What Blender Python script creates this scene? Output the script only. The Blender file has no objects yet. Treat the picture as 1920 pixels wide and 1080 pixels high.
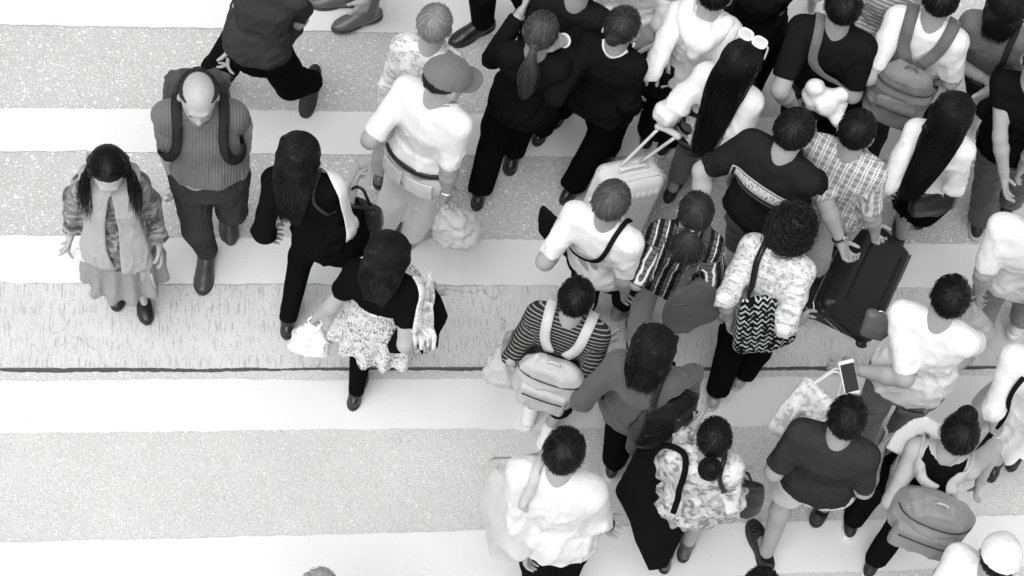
import bpy, math, random
import numpy as np

random.seed(7)
RNG = np.random.default_rng(7)
SC = bpy.context.scene
COL = SC.collection

# ---------------------------------------------------------------- camera
FPX, TILT = 3900.0, math.radians(59.0)
CAMH = 8.85
ND = np.array([-630.0, 2260.0]); ND /= np.linalg.norm(ND)
u0 = np.array([0, math.sin(TILT), math.cos(TILT)]); r0 = np.array([1.0, 0, 0])
V = np.array([0, math.cos(TILT), -math.sin(TILT)])
sx, cx_ = -ND[0], ND[1]
R = cx_ * r0 + sx * u0
U = -sx * r0 + cx_ * u0
CAM = np.array([0.0, 0.0, CAMH])

def at(px, py, z=0.0):
    d = (px - 960) / FPX * R - (py - 540) / FPX * U + V
    t = (z - CAM[2]) / d[2]
    return CAM + t * d

cam_d = bpy.data.cameras.new("camera"); cam = bpy.data.objects.new("camera", cam_d)
COL.objects.link(cam); SC.camera = cam
from mathutils import Matrix
cam.matrix_world = Matrix(((R[0], U[0], -V[0], CAM[0]), (R[1], U[1], -V[1], CAM[1]), (R[2], U[2], -V[2], CAM[2]), (0, 0, 0, 1)))
cam_d.sensor_width = 36.0; cam_d.lens = 36.0 * FPX / 1920.0
cam_d.clip_start = 0.1; cam_d.clip_end = 500

# ---------------------------------------------------------------- light
SC.view_settings.view_transform = 'Standard'; SC.view_settings.look = 'None'
SC.view_settings.gamma = 1.0; SC.view_settings.exposure = 0.57
W = bpy.data.worlds.new("World"); SC.world = W; W.use_nodes = True
wn = W.node_tree; wn.nodes.clear()
SUN_EL, SUN_AZ = math.radians(60), math.radians(195)
sky = wn.nodes.new('ShaderNodeTexSky'); sky.sky_type = 'NISHITA'; sky.sun_disc = False
sky.sun_elevation = SUN_EL; sky.sun_rotation = SUN_AZ; sky.dust_density = 3.0
bw = wn.nodes.new('ShaderNodeRGBToBW'); bg = wn.nodes.new('ShaderNodeBackground'); wo = wn.nodes.new('ShaderNodeOutputWorld')
wn.links.new(sky.outputs[0], bw.inputs[0]); wn.links.new(bw.outputs[0], bg.inputs[0]); wn.links.new(bg.outputs[0], wo.inputs[0])
bg.inputs[1].default_value = 0.15
sd = bpy.data.lights.new("sun", 'SUN'); so = bpy.data.objects.new("sun", sd); COL.objects.link(so)
sd.energy = 1.0; sd.angle = math.radians(50); sd.color = (1, 1, 1)
sun_dir = np.array([math.cos(SUN_EL) * math.sin(SUN_AZ), math.cos(SUN_EL) * math.cos(SUN_AZ), math.sin(SUN_EL)])
from mathutils import Vector
so.rotation_euler = Vector(sun_dir).to_track_quat('Z', 'Y').to_euler()
SC.render.engine = 'CYCLES'
SC.cycles.max_bounces = 6

# ---------------------------------------------------------------- materials
MATS = {}
def nmat(name):
    m = bpy.data.materials.new(name); m.use_nodes = True
    nt = m.node_tree; b = nt.nodes['Principled BSDF']
    return m, nt, b
def N(nt, t, **kw):
    n = nt.nodes.new('ShaderNode' + t)
    for k, v in kw.items():
        if k.startswith('i_'):
            n.inputs[int(k[2:])].default_value = v
        else: setattr(n, k, v)
    return n
def L(nt, a, b): nt.links.new(a, b)
def g3(v): return (v, v, v, 1)
def ramp(nt, fac, stops, interp='LINEAR'):
    r = N(nt, 'ValToRGB'); cr = r.color_ramp; cr.interpolation = interp
    while len(cr.elements) < len(stops): cr.elements.new(0.5)
    for e, (p, v) in zip(cr.elements, stops): e.position = p; e.color = g3(v)
    L(nt, fac, r.inputs[0]); return r.outputs[0]
def mth(nt, op, a, b=None, c=None):
    n = N(nt, 'Math', operation=op)
    for i, v in enumerate((a, b, c)):
        if v is None: continue
        if isinstance(v, (int, float)): n.inputs[i].default_value = v
        else: L(nt, v, n.inputs[i])
    return n.outputs[0]
def mixc(nt, f, a, b, mode='MIX'):
    n = N(nt, 'MixRGB', blend_type=mode)
    for i, v in enumerate((f, a, b)):
        if isinstance(v, (int, float)): n.inputs[i].default_value = v if i == 0 else g3(v)
        else: L(nt, v, n.inputs[i])
    return n.outputs[0]
def noise(nt, vec, scale, detail=3, rough=.55):
    n = N(nt, 'TexNoise'); n.inputs['Scale'].default_value = scale; n.inputs['Detail'].default_value = detail; n.inputs['Roughness'].default_value = rough
    if vec is not None: L(nt, vec, n.inputs['Vector'])
    return n.outputs[0]
def bump(nt, b, h, strength=.3, dist=.003):
    n = N(nt, 'Bump'); n.inputs['Strength'].default_value = strength; n.inputs['Distance'].default_value = dist
    L(nt, h, n.inputs['Height']); L(nt, n.outputs[0], b.inputs['Normal'])
def attr(nt, name='pat'):
    return N(nt, 'Attribute', attribute_name=name).outputs['Vector']
def mapv(nt, v, scale, rot=(0, 0, 0)):
    m = N(nt, 'Mapping'); m.inputs['Scale'].default_value = scale; m.inputs['Rotation'].default_value = rot; L(nt, v, m.inputs[0]); return m.outputs[0]
def objc(nt): return N(nt, 'TexCoord').outputs['Object']

def cloth(g, kind='plain', rough=.9, g2=None, sc=1.0):
    key = (g, kind, rough, g2, sc)
    if key in MATS: return MATS[key]
    m, nt, b = nmat('fabric')
    p = attr(nt)
    oc = objc(nt)
    big = noise(nt, oc, 9, 3)
    fine = noise(nt, oc, 260, 2)
    v = mth(nt, 'MULTIPLY_ADD', big, .3, .85)
    base = g
    if kind == 'plain' or kind == 'rib':
        col = mixc(nt, 1.0, g, v, 'MULTIPLY')
    else:
        sep = N(nt, 'SeparateXYZ'); L(nt, p, sep.inputs[0]); x, y = sep.outputs[0], sep.outputs[1]
        wob = mth(nt, 'MULTIPLY', mth(nt, 'SUBTRACT', noise(nt, oc, 14, 2), .5), .012)
        x = mth(nt, 'ADD', x, wob); y = mth(nt, 'ADD', y, wob)
        def band(c, per, w, off=0.0):   # 1 inside a band of width w (fraction) each per metres
            f = mth(nt, 'FRACT', mth(nt, 'ADD', mth(nt, 'DIVIDE', c, per * sc), 10.13 + off))
            return mth(nt, 'LESS_THAN', f, w)
        if kind == 'plaid':
            bx = band(x, .042, .5); by = band(y, .042, .5)
            l1 = band(x, .042, .10, .3); l2 = band(y, .042, .08, .3)
            s = mth(nt, 'ADD', mth(nt, 'MULTIPLY', bx, .5), mth(nt, 'MULTIPLY', by, .28))
            s = mth(nt, 'MAXIMUM', s, mth(nt, 'MULTIPLY', mth(nt, 'MAXIMUM', l1, l2), .75))
            col = mixc(nt, s, g, g2)
        elif kind == 'windowpane':
            l1 = band(x, .045, .10); l2 = band(y, .030, .16)
            c1 = mixc(nt, mth(nt, 'MULTIPLY', band(x, .045, .6, .4), .8), g, g * 6 + .05)
            c1 = mixc(nt, l2, c1, .012)
            col = mixc(nt, l1, c1, g2)
        elif kind == 'stripe':
            col = mixc(nt, band(y, .019, .24), g, g2)
        elif kind == 'vstripe':
            col = mixc(nt, band(x, .03, .4), g, g2)
        elif kind == 'broad':
            nn = noise(nt, mapv(nt, p, (4, 9, 4)), 3 * sc, 2)
            col = mixc(nt, mth(nt, 'MULTIPLY', band(y, .075, .5), nn), g, g2)
        elif kind == 'floral':
            f1 = ramp(nt, noise(nt, p, 38 / sc, 4, .7), [(.42, 0), (.5, 1)])
            f2 = ramp(nt, noise(nt, p, 90 / sc, 2), [(.5, 0), (.56, 1)])
            f = mth(nt, 'MULTIPLY', f1, mth(nt, 'MULTIPLY_ADD', f2, .6, .4))
            col = mixc(nt, f, g, g2)
        elif kind == 'tweed':
            f1 = ramp(nt, noise(nt, mapv(nt, p, (1, .45, 1), (0, 0, .5)), 120 / sc, 3, .8), [(.45, 0), (.58, 1)])
            f2 = ramp(nt, noise(nt, p, 22, 2), [(.4, .35), (.6, 1)])
            col = mixc(nt, mth(nt, 'MULTIPLY', f1, f2), g, g2)
        elif kind == 'geo':
            yy = mth(nt, 'ADD', y, mth(nt, 'MULTIPLY', mth(nt, 'PINGPONG', x, .02), 1.3))
            m1 = mth(nt, 'MULTIPLY', band(yy, .04, .42), ramp(nt, noise(nt, p, 30, 2), [(.42, 0), (.47, 1)]))
            col = mixc(nt, m1, g, g2)
        col = mixc(nt, 1.0, col, v, 'MULTIPLY')
    L(nt, col, b.inputs['Base Color'])
    b.inputs['Roughness'].default_value = rough
    b.inputs['Specular IOR Level'].default_value = .15 if g > .05 else .01
    if g > .05:
        b.inputs['Sheen Weight'].default_value = .15
    b.inputs['Sheen Roughness'].default_value = .5
    if kind == 'rib':
        w = N(nt, 'TexWave'); w.inputs['Scale'].default_value = 22; w.inputs['Distortion'].default_value = .6; L(nt, p, w.inputs[0]); w.bands_direction = 'X'
        h = mth(nt, 'ADD', w.outputs[1], mth(nt, 'MULTIPLY', fine, .3))
        bump(nt, b, h, .8, .004)
    else:
        def crease(rot, sc_, pw):
            q = mth(nt, 'ABSOLUTE', mth(nt, 'MULTIPLY_ADD', noise(nt, mapv(nt, oc, (1.0, 1.0, .38), rot), sc_, 1.5, .5), 4.0, -2.0))
            return mth(nt, 'POWER', mth(nt, 'MAXIMUM', mth(nt, 'SUBTRACT', 1.0, q), 0.0), pw)
        c1 = crease((.5, .2, 0), 11, 2.2); c2 = crease((-.6, .5, .7), 16, 2.6)
        msk = ramp(nt, noise(nt, oc, 4.5, 2), [(.42, .15), (.60, 1)])
        cr = mth(nt, 'MULTIPLY', mth(nt, 'ADD', c1, mth(nt, 'MULTIPLY', c2, .6)), msk)
        bump(nt, b, mth(nt, 'ADD', cr, mth(nt, 'MULTIPLY', fine, .10)), .75 if g < .55 else .42, .010)
    MATS[key] = m; return m

def skin(g=.55):
    key = ('skin', g)
    if key in MATS: return MATS[key]
    m, nt, b = nmat('skin'); oc = objc(nt)
    n1 = noise(nt, oc, 14, 3); 
    col = mixc(nt, 1.0, g, mth(nt, 'MULTIPLY_ADD', n1, .35, .82), 'MULTIPLY')
    L(nt, col, b.inputs['Base Color']); b.inputs['Roughness'].default_value = .5
    b.inputs['Specular IOR Level'].default_value = .35
    b.inputs['Subsurface Weight'].default_value = .0
    bump(nt, b, noise(nt, oc, 300, 2), .15, .002)
    MATS[key] = m; return m

def hairm(g=.012, rough=.38):
    key = ('hair', g, rough)
    if key in MATS: return MATS[key]
    m, nt, b = nmat('hair'); p = attr(nt)
    n1 = noise(nt, mapv(nt, p, (60, 2.0, 60)), 1.0, 4, .7)
    col = mixc(nt, n1, g * .25, g * .9)
    L(nt, col, b.inputs['Base Color']); b.inputs['Roughness'].default_value = rough
    b.inputs['Specular IOR Level'].default_value = .24
    bump(nt, b, n1, .5, .004)
    MATS[key] = m; return m

def solid(g, rough=.5, metal=0.0, name='painted', spec=.5, coat=0.0, nb=60, bs=.15):
    key = ('solid', g, rough, metal, name, spec, coat)
    if key in MATS: return MATS[key]
    m, nt, b = nmat(name); oc = objc(nt)
    n1 = noise(nt, oc, 12, 4)
    L(nt, mixc(nt, 1.0, g, mth(nt, 'MULTIPLY_ADD', n1, .4, .8), 'MULTIPLY'), b.inputs['Base Color'])
    L(nt, mth(nt, 'MULTIPLY_ADD', noise(nt, oc, 40, 3), .25, rough - .12), b.inputs['Roughness'])
    b.inputs['Metallic'].default_value = metal; b.inputs['Specular IOR Level'].default_value = spec
    b.inputs['Coat Weight'].default_value = coat
    bump(nt, b, noise(nt, oc, nb, 3), bs, .004)
    MATS[key] = m; return m

def plastic_film(g=.85):
    key = ('film', g)
    if key in MATS: return MATS[key]
    m, nt, b = nmat('plastic_film'); oc = objc(nt)
    cr = noise(nt, oc, 28, 5, .65)
    b.inputs['Base Color'].default_value = g3(g); b.inputs['Roughness'].default_value = .3
    b.inputs['Transmission Weight'].default_value = .5; b.inputs['IOR'].default_value = 1.05
    bump(nt, b, cr, .8, .012)
    MATS[key] = m; return m

# ---------------------------------------------------------------- tagging
def tag(o, label=None, cat=None, group=None, kind=None):
    if label: o['label'] = label
    if cat: o['category'] = cat
    if group: o['group'] = group
    if kind: o['kind'] = kind
    return o
def empty(name, loc, label, cat, group=None):
    o = bpy.data.objects.new(name, None); COL.objects.link(o); o.location = tuple(loc); o.empty_display_size = .1
    return tag(o, label, cat, group)

def mesh_obj(name, verts, faces, mat, parent=None, smooth=True, pat=None, sharp=None):
    """verts world space (N,3); faces (M,4) or (M,3) array or list of lists"""
    verts = np.asarray(verts, dtype=np.float64)
    off = np.array(parent_world(parent)) if parent is not None else np.zeros(3)
    me = bpy.data.meshes.new(name)
    if isinstance(faces, list) and len(faces) and not np.isscalar(faces[0]) and len({len(f) for f in faces}) > 1:
        me.from_pydata((verts - off).tolist(), [], [list(map(int, f)) for f in faces])
    else:
        faces = np.asarray(faces, dtype=np.int32); k = faces.shape[1] if len(faces) else 3
        me.vertices.add(len(verts)); me.vertices.foreach_set('co', (verts - off).astype(np.float32).ravel())
        me.loops.add(faces.size); me.loops.foreach_set('vertex_index', faces.ravel())
        me.polygons.add(len(faces)); me.polygons.foreach_set('loop_start', np.arange(0, faces.size, k, dtype=np.int32))
        me.update(calc_edges=True)
    if smooth: me.polygons.foreach_set('use_smooth', np.ones(len(me.polygons), dtype=bool))
    if pat is not None:
        a = me.attributes.new('pat', 'FLOAT_VECTOR', 'POINT'); a.data.foreach_set('vector', np.asarray(pat, dtype=np.float32).ravel())
    me.materials.append(mat); me.update()
    o = bpy.data.objects.new(name, me); COL.objects.link(o)
    if parent is not None: o.parent = parent
    return o
def parent_world(p):
    w = np.zeros(3)
    while p is not None:
        w += np.array(p.location); p = p.parent
    return w

# ---------------------------------------------------------------- fields
def nrm(v):
    v = np.asarray(v, float); n = np.linalg.norm(v); return v / n if n > 1e-9 else v
def dcap(a, b, ra, rb, flat=False):
    a = np.asarray(a, float); b = np.asarray(b, float); ba = b - a; L2 = max(ba @ ba, 1e-9); bn = ba / math.sqrt(L2)
    def f(P):
        pa = P - a; t = np.clip(pa @ ba / L2, 0, 1)
        d = np.linalg.norm(pa - t[..., None] * ba, axis=-1) - (ra + (rb - ra) * t)
        if flat: d = np.maximum(d, (P - b) @ bn)
        return d
    r = max(ra, rb); return f, np.minimum(a, b) - r, np.maximum(a, b) + r
def dell(c, M, rad):
    c = np.asarray(c, float); M = np.asarray(M, float); rad = np.asarray(rad, float)
    def f(P):
        q = (P - c) @ M.T; k0 = np.linalg.norm(q / rad, axis=-1); k1 = np.linalg.norm(q / rad ** 2, axis=-1) + 1e-9
        return k0 * (k0 - 1) / k1
    r = rad.max(); return f, c - r, c + r
def dbox(c, M, half, rr):
    c = np.asarray(c, float); M = np.asarray(M, float); h = np.asarray(half, float) - rr
    def f(P):
        q = np.abs((P - c) @ M.T) - h
        return np.linalg.norm(np.maximum(q, 0), axis=-1) + np.minimum(q.max(-1), 0) - rr
    r = np.linalg.norm(half); return f, c - r, c + r
def dloft(A, B, xA, st, n=2.4, xB=None):
    """A->B axis; st rows (s, a, b, fwd offset); xA lateral axis"""
    A = np.asarray(A, float); B = np.asarray(B, float); ax = B - A; Ln = np.linalg.norm(ax); ax = ax / Ln
    xA = nrm(xA - (xA @ ax) * ax); xB = xA if xB is None else nrm(xB - (xB @ ax) * ax)
    S = np.array(st, float)
    def f(P):
        pa = P - A; s = pa @ ax / Ln; sc = np.clip(s, 0, 1)
        a = np.interp(sc, S[:, 0], S[:, 1]); b = np.interp(sc, S[:, 0], S[:, 2]); o = np.interp(sc, S[:, 0], S[:, 3])
        X = xA * (1 - sc[..., None]) + xB * sc[..., None]; X = X / np.linalg.norm(X, axis=-1, keepdims=True)
        Y = np.cross(np.broadcast_to(ax, X.shape), X)
        rp = pa - (s * Ln)[..., None] * ax
        x = (rp * X).sum(-1); y = (rp * Y).sum(-1) - o
        q = ((np.abs(x) / a) ** n + (np.abs(y) / b) ** n) ** (1 / n)
        d = (q - 1) * np.minimum(a, b)
        return np.maximum(d, np.maximum((s - 1) * Ln, -s * Ln))
    r = S[:, 1:3].max() + np.abs(S[:, 3]).max()
    return f, np.minimum(A, B) - r, np.maximum(A, B) + r

def smin(a, b, k):
    if k <= 0: return np.minimum(a, b)
    h = np.maximum(k - np.abs(a - b), 0) / k
    return np.minimum(a, b) - h * h * k * .25

class Field:
    def __init__(s): s.p = []; s.cuts = []
    def add(s, prim, k=.02): s.p.append((prim[0], prim[1], prim[2], k)); return s
    def cap(s, a, b, ra, rb, k=.02, flat=False): return s.add(dcap(a, b, ra, rb, flat), k)
    def cut(s, f): s.cuts.append(f)
    def ev(s, P):
        D = np.full(P.shape[:-1], 1.0)
        for f, lo, hi, k in s.p: D = smin(D, f(P), k)
        for c in s.cuts: D = np.maximum(D, c(P))
        return D
    def grad(s, P, e=.004):
        g = np.stack([s.ev(P + np.eye(3)[i] * e) - s.ev(P - np.eye(3)[i] * e) for i in range(3)], -1)
        return g / (np.linalg.norm(g, axis=-1, keepdims=True) + 1e-9)
    def grid(s, h, pad=.0):
        lo = np.min([p[1] for p in s.p], 0) - 3 * h; hi = np.max([p[2] for p in s.p], 0) + 3 * h
        n = np.ceil((hi - lo) / h).astype(int) + 1
        D = np.full(n, 1.0)
        for f, l, u, k in s.p:
            i0 = np.maximum(np.floor((l - k - 2.5 * h - lo) / h).astype(int), 0); i1 = np.minimum(np.ceil((u + k + 2.5 * h - lo) / h).astype(int) + 1, n)
            X = np.stack(np.meshgrid(*[lo[i] + h * np.arange(i0[i], i1[i]) for i in range(3)], indexing='ij'), -1)
            sl = tuple(slice(i0[i], i1[i]) for i in range(3))
            D[sl] = smin(D[sl], f(X), k)
        if s.cuts:
            m = D < 3 * h
            I = np.argwhere(m); P = lo + h * I; d = D[m]
            for c in s.cuts: d = np.maximum(d, c(P))
            D[m] = d
        return D, lo
    def mesh(s, h):
        D, lo = s.grid(h); return surfnet(D, lo, h)

def surfnet(D, lo, h):
    D = np.clip(D, -2.5 * h, 2.5 * h); D[D == 0] = 1e-7
    n = D.shape; S = D < 0
    c = [(0,0,0),(1,0,0),(0,1,0),(1,1,0),(0,0,1),(1,0,1),(0,1,1),(1,1,1)]
    sl = lambda o: tuple(slice(o[i], n[i] - 1 + o[i]) for i in range(3))
    cnt = np.zeros([x - 1 for x in n], np.int8)
    for o in c: cnt += S[sl(o)]
    mix = (cnt > 0) & (cnt < 8)
    I = np.argwhere(mix)
    if len(I) == 0: return np.zeros((0, 3)), np.zeros((0, 4), int)
    idx = np.full(mix.shape, -1, np.int64); idx[mix] = np.arange(len(I))
    vals = np.stack([D[I[:, 0] + o[0], I[:, 1] + o[1], I[:, 2] + o[2]] for o in c], 1)
    acc = np.zeros((len(I), 3)); w = np.zeros(len(I))
    ca = np.array(c, float)
    for i in range(8):
        for j in range(i + 1, 8):
            if np.abs(ca[i] - ca[j]).sum() != 1: continue
            a, b = vals[:, i], vals[:, j]; m = (a < 0) != (b < 0)
            t = np.where(m, a / np.where(m, a - b, 1), 0)
            acc += np.where(m[:, None], ca[i] + t[:, None] * (ca[j] - ca[i]), 0); w += m
    vts = lo + h * (I + acc / w[:, None])
    quads = []
    for axs in range(3):
        o = [0, 0, 0]; o[axs] = 1
        A = S[tuple(slice(0, n[i] - o[i]) for i in range(3))]; B = S[tuple(slice(o[i], n[i]) for i in range(3))]
        E = np.argwhere(A != B); b1, b2 = [(1, 2), (2, 0), (0, 1)][axs]
        E = E[(E[:, b1] > 0) & (E[:, b2] > 0) & (E[:, b1] < n[b1] - 1) & (E[:, b2] < n[b2] - 1)]
        def g(d1, d2):
            F = E.copy(); F[:, b1] += d1; F[:, b2] += d2; return idx[F[:, 0], F[:, 1], F[:, 2]]
        q = np.stack([g(-1, -1), g(0, -1), g(0, 0), g(-1, 0)], 1)
        ins = S[E[:, 0], E[:, 1], E[:, 2]]
        q[~ins] = q[~ins][:, ::-1]
        quads.append(q)
    q = np.concatenate(quads); q = q[(q >= 0).all(1)]
    # light relaxation
    e = np.concatenate([q[:, [0, 1]], q[:, [1, 2]], q[:, [2, 3]], q[:, [3, 0]]])
    for _ in range(1):
        s_ = np.zeros_like(vts); k_ = np.zeros(len(vts))
        for cidx in range(3):
            s_[:, cidx] = np.bincount(e[:, 0], vts[e[:, 1], cidx], len(vts)) + np.bincount(e[:, 1], vts[e[:, 0], cidx], len(vts))
        k_ = np.bincount(e[:, 0], minlength=len(vts)) + np.bincount(e[:, 1], minlength=len(vts))
        vts = vts * .5 + .5 * s_ / np.maximum(k_, 1)[:, None]
    return vts, q

def vnormals(v, f):
    a, b, c, d = (v[f[:, i]] for i in range(4)); n = np.cross(c - a, d - b)
    o = np.zeros_like(v)
    for i in range(4):
        for k in range(3): o[:, k] += np.bincount(f[:, i], n[:, k], len(v))
    return o / (np.linalg.norm(o, axis=1, keepdims=True) + 1e-12)
def hashn(i, j, k, s):
    h = (i * 374761393 + j * 668265263 + k * 2147483647 + s * 1442695041) & 0xffffffff
    h = ((h ^ (h >> 13)) * 1274126177) & 0xffffffff
    return ((h ^ (h >> 16)) & 0xffff) / 65535.0
def vnoise(P, s=0):
    I = np.floor(P).astype(np.int64); F = P - I; F = F * F * (3 - 2 * F); r = 0
    for a in (0, 1):
        for b in (0, 1):
            for c in (0, 1):
                w = (F[:, 0] if a else 1 - F[:, 0]) * (F[:, 1] if b else 1 - F[:, 1]) * (F[:, 2] if c else 1 - F[:, 2])
                r = r + w * hashn(I[:, 0] + a, I[:, 1] + b, I[:, 2] + c, s)
    return r * 2 - 1
def folds(P, ax, amp, s=0, fq=13.0, st=.35):
    """wrinkles: noise squeezed along the axis ax"""
    ax = nrm(ax); Q = P - (P @ ax)[:, None] * ax * (1 - st)
    w = np.stack([vnoise(P * 5 + 9 * i, s + i) for i in range(3)], 1) * .05
    n = vnoise((Q + w) * fq, s + 11); m = vnoise((Q + w) * fq * 2.1, s + 12)
    ridge = np.clip(1 - np.abs(n) * 2.2, 0, 1) ** 1.6
    return amp * (1.15 * ridge - .45 + .25 * m)

# ---------------------------------------------------------------- tubes, straps
def tubes(paths, rad, sides=3):
    """paths (N,K,3), rad (K,) or (N,K) -> verts, faces, u coords"""
    Np, K, _ = paths.shape
    T = np.gradient(paths, axis=1); T /= np.linalg.norm(T, axis=-1, keepdims=True) + 1e-9
    ref = np.broadcast_to(np.array([.31, .17, .93]), T.shape)
    A = np.cross(T, ref); A /= np.linalg.norm(A, axis=-1, keepdims=True) + 1e-9; B = np.cross(T, A)
    rad = np.broadcast_to(rad, (Np, K))
    vs = []
    for i in range(sides):
        an = 2 * math.pi * i / sides
        vs.append(paths + rad[..., None] * (A * math.cos(an) + B * math.sin(an)))
    Vv = np.stack(vs, 2)            # N,K,S,3
    idx = np.arange(Np * K * sides).reshape(Np, K, sides)
    F = []
    for i in range(sides):
        j = (i + 1) % sides
        F.append(np.stack([idx[:, :-1, i], idx[:, :-1, j], idx[:, 1:, j], idx[:, 1:, i]], -1).reshape(-1, 4))
    return Vv.reshape(-1, 3), np.concatenate(F)
def smooth_path(pts, n=24):
    pts = np.asarray(pts, float)
    if len(pts) == 2: t = np.linspace(0, 1, n)[:, None]; return pts[0] * (1 - t) + pts[1] * t
    d = np.r_[0, np.cumsum(np.linalg.norm(np.diff(pts, axis=0), axis=1))]
    P = np.vstack([2 * pts[0] - pts[1], pts, 2 * pts[-1] - pts[-2]])
    out = []
    for s in np.linspace(0, d[-1], n):
        i = min(np.searchsorted(d, s, 'right') - 1, len(pts) - 2); t = (s - d[i]) / (d[i + 1] - d[i] + 1e-9)
        p0, p1, p2, p3 = P[i], P[i + 1], P[i + 2], P[i + 3]
        out.append(.5 * ((2 * p1) + (-p0 + p2) * t + (2 * p0 - 5 * p1 + 4 * p2 - p3) * t * t + (-p0 + 3 * p1 - 3 * p2 + p3) * t ** 3))
    return np.array(out)
def conform(path, field, gap=.006, reach=.05):
    path = path.copy()
    for _ in range(4):
        d = field.ev(path); g = field.grad(path)
        mv = np.where(d < gap, gap - d, np.where(d < reach, (gap - d) * .5, 0))
        path += g * mv[:, None]
    return path
def strap(name, pts, w, t, mat, parent, field=None, n=28, nref=None, gap=.006, reach=.05):
    p = smooth_path(pts, n)
    if field is not None: p = conform(p, field, gap, reach)
    for _ in range(2): p[1:-1] = .25 * p[:-2] + .5 * p[1:-1] + .25 * p[2:]
    T = np.gradient(p, axis=0); T /= np.linalg.norm(T, axis=1, keepdims=True)
    if field is not None: Nn = field.grad(p)
    else: Nn = np.broadcast_to(np.asarray(nref if nref is not None else (0, -.5, .85), float), p.shape)
    S = np.cross(T, Nn); S /= np.linalg.norm(S, axis=1, keepdims=True) + 1e-9; Nn = np.cross(S, T)
    ring = [S * w / 2 - Nn * t / 2, S * w / 2 * .96 + Nn * t / 2, -S * w / 2 * .96 + Nn * t / 2, -S * w / 2 - Nn * t / 2]
    Vv = np.stack([p + r for r in ring], 1).reshape(-1, 3); idx = np.arange(len(p) * 4).reshape(-1, 4)
    F = [np.stack([idx[:-1, i], idx[1:, i], idx[1:, (i + 1) % 4], idx[:-1, (i + 1) % 4]], 1) for i in range(4)]
    F.append(np.array([idx[0], idx[-1][::-1]]))
    ln = np.r_[0, np.cumsum(np.linalg.norm(np.diff(p, axis=0), axis=1))]
    pat = np.stack([np.tile([-w / 2, w / 2, w / 2, -w / 2], len(p)), np.repeat(ln, 4), np.zeros(len(p) * 4)], 1)
    return mesh_obj(name, Vv, np.concatenate(F), mat, parent, smooth=False, pat=pat)
def rod(name, pts, r, mat, parent, n=16, sides=8, r2=None):
    p = smooth_path(pts, n)[None]
    v, f = tubes(p, np.linspace(r, r if r2 is None else r2, n), sides)
    # caps
    k = len(v); v = np.vstack([v, p[0, 0], p[0, -1]])
    fl = [list(x) for x in f] + [[i, k, (i + 1) % sides] for i in range(sides)] + [[(n - 1) * sides + (i + 1) % sides, k + 1, (n - 1) * sides + i] for i in range(sides)]
    return mesh_obj(name, v, fl, mat, parent)
def part(name, field, h, mat, parent, disp=None, pat=None):
    v, f = field.mesh(h)
    if pat is not None: pt = pat(v)
    else: pt = v
    if disp is not None: v = v + vnormals(v, f) * disp(v)[:, None]
    return mesh_obj(name, v, f, mat, parent, pat=pt)
# ---------------------------------------------------------------- people
Z = np.array([0, 0, 1.0])
def ik(a, b, l1, l2, hint):
    a = np.asarray(a, float); b = np.asarray(b, float); v = b - a; d = np.linalg.norm(v)
    mx = (l1 + l2) * .995
    if d > mx: b = a + v / d * mx; v = b - a; d = mx
    d = max(d, abs(l1 - l2) + .02)
    x = (l1 * l1 - l2 * l2 + d * d) / (2 * d); y = math.sqrt(max(l1 * l1 - x * x, 0)); vn = nrm(v)
    h = np.asarray(hint, float); h = nrm(h - (h @ vn) * vn)
    return a + vn * x + h * y, b

def add_hand(F, w, dv, pn, th, curl=.35, s=1.0, spread=1.0):
    """w wrist, dv finger direction, pn palm normal, th thumb side"""
    dv = nrm(dv); th = nrm(th - (th @ dv) * dv); pnn = np.cross(dv, th); pn = pnn if pnn @ pn > 0 else -pnn
    ln = [.072, .08, .075, .058]; off = [.030, .010, -.010, -.029]; kx = [.084, .088, .084, .076]
    for i in range(4):
        b = w + s * (dv * .012 + th * off[i] * .55); k = w + s * (dv * kx[i] + th * off[i])
        F.cap(b, k, .0145 * s, .0105 * s, .012)
        d = nrm(dv + th * off[i] * 2.5 * spread); p = k; c = curl * (1 + .12 * i)
        for seg, (fr, add) in enumerate(((.45, .55), (.3, 1.0), (.25, .7))):
            ang = c * add; ax = d * math.cos(ang) + pn * math.sin(ang); nd = nrm(ax)
            pp = pn * math.cos(ang) - d * math.sin(ang)
            q = p + nd * ln[i] * fr * s; r1 = (.0092 - .0011 * seg) * s
            F.cap(p, q, r1, r1 - .0008, .004); p = q; d = nd; pn_ = pp
            pn = nrm(pp)
        pn = nrm(np.cross(dv, th)); pn = pn if pn @ pnn > 0 else -pn
        if i == 0: base_pn = pn
    # thumb leaves the side of the palm near its base
    t0 = w + s * (dv * .022 + th * .022); t1 = t0 + s * nrm(th * .8 + dv * .75 + pnn * .25) * .036
    t2 = t1 + s * nrm(th * .35 + dv * .95 + pnn * .4 * (1 + curl)) * .03; t3 = t2 + s * nrm(dv + pnn * .6 * (1 + curl)) * .024
    F.cap(t0, t1, .014 * s, .0115 * s, .01); F.cap(t1, t2, .0105 * s, .0095 * s, .004); F.cap(t2, t3, .0095 * s, .008 * s, .004)

class P: pass
PEOPLE = {}

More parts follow.
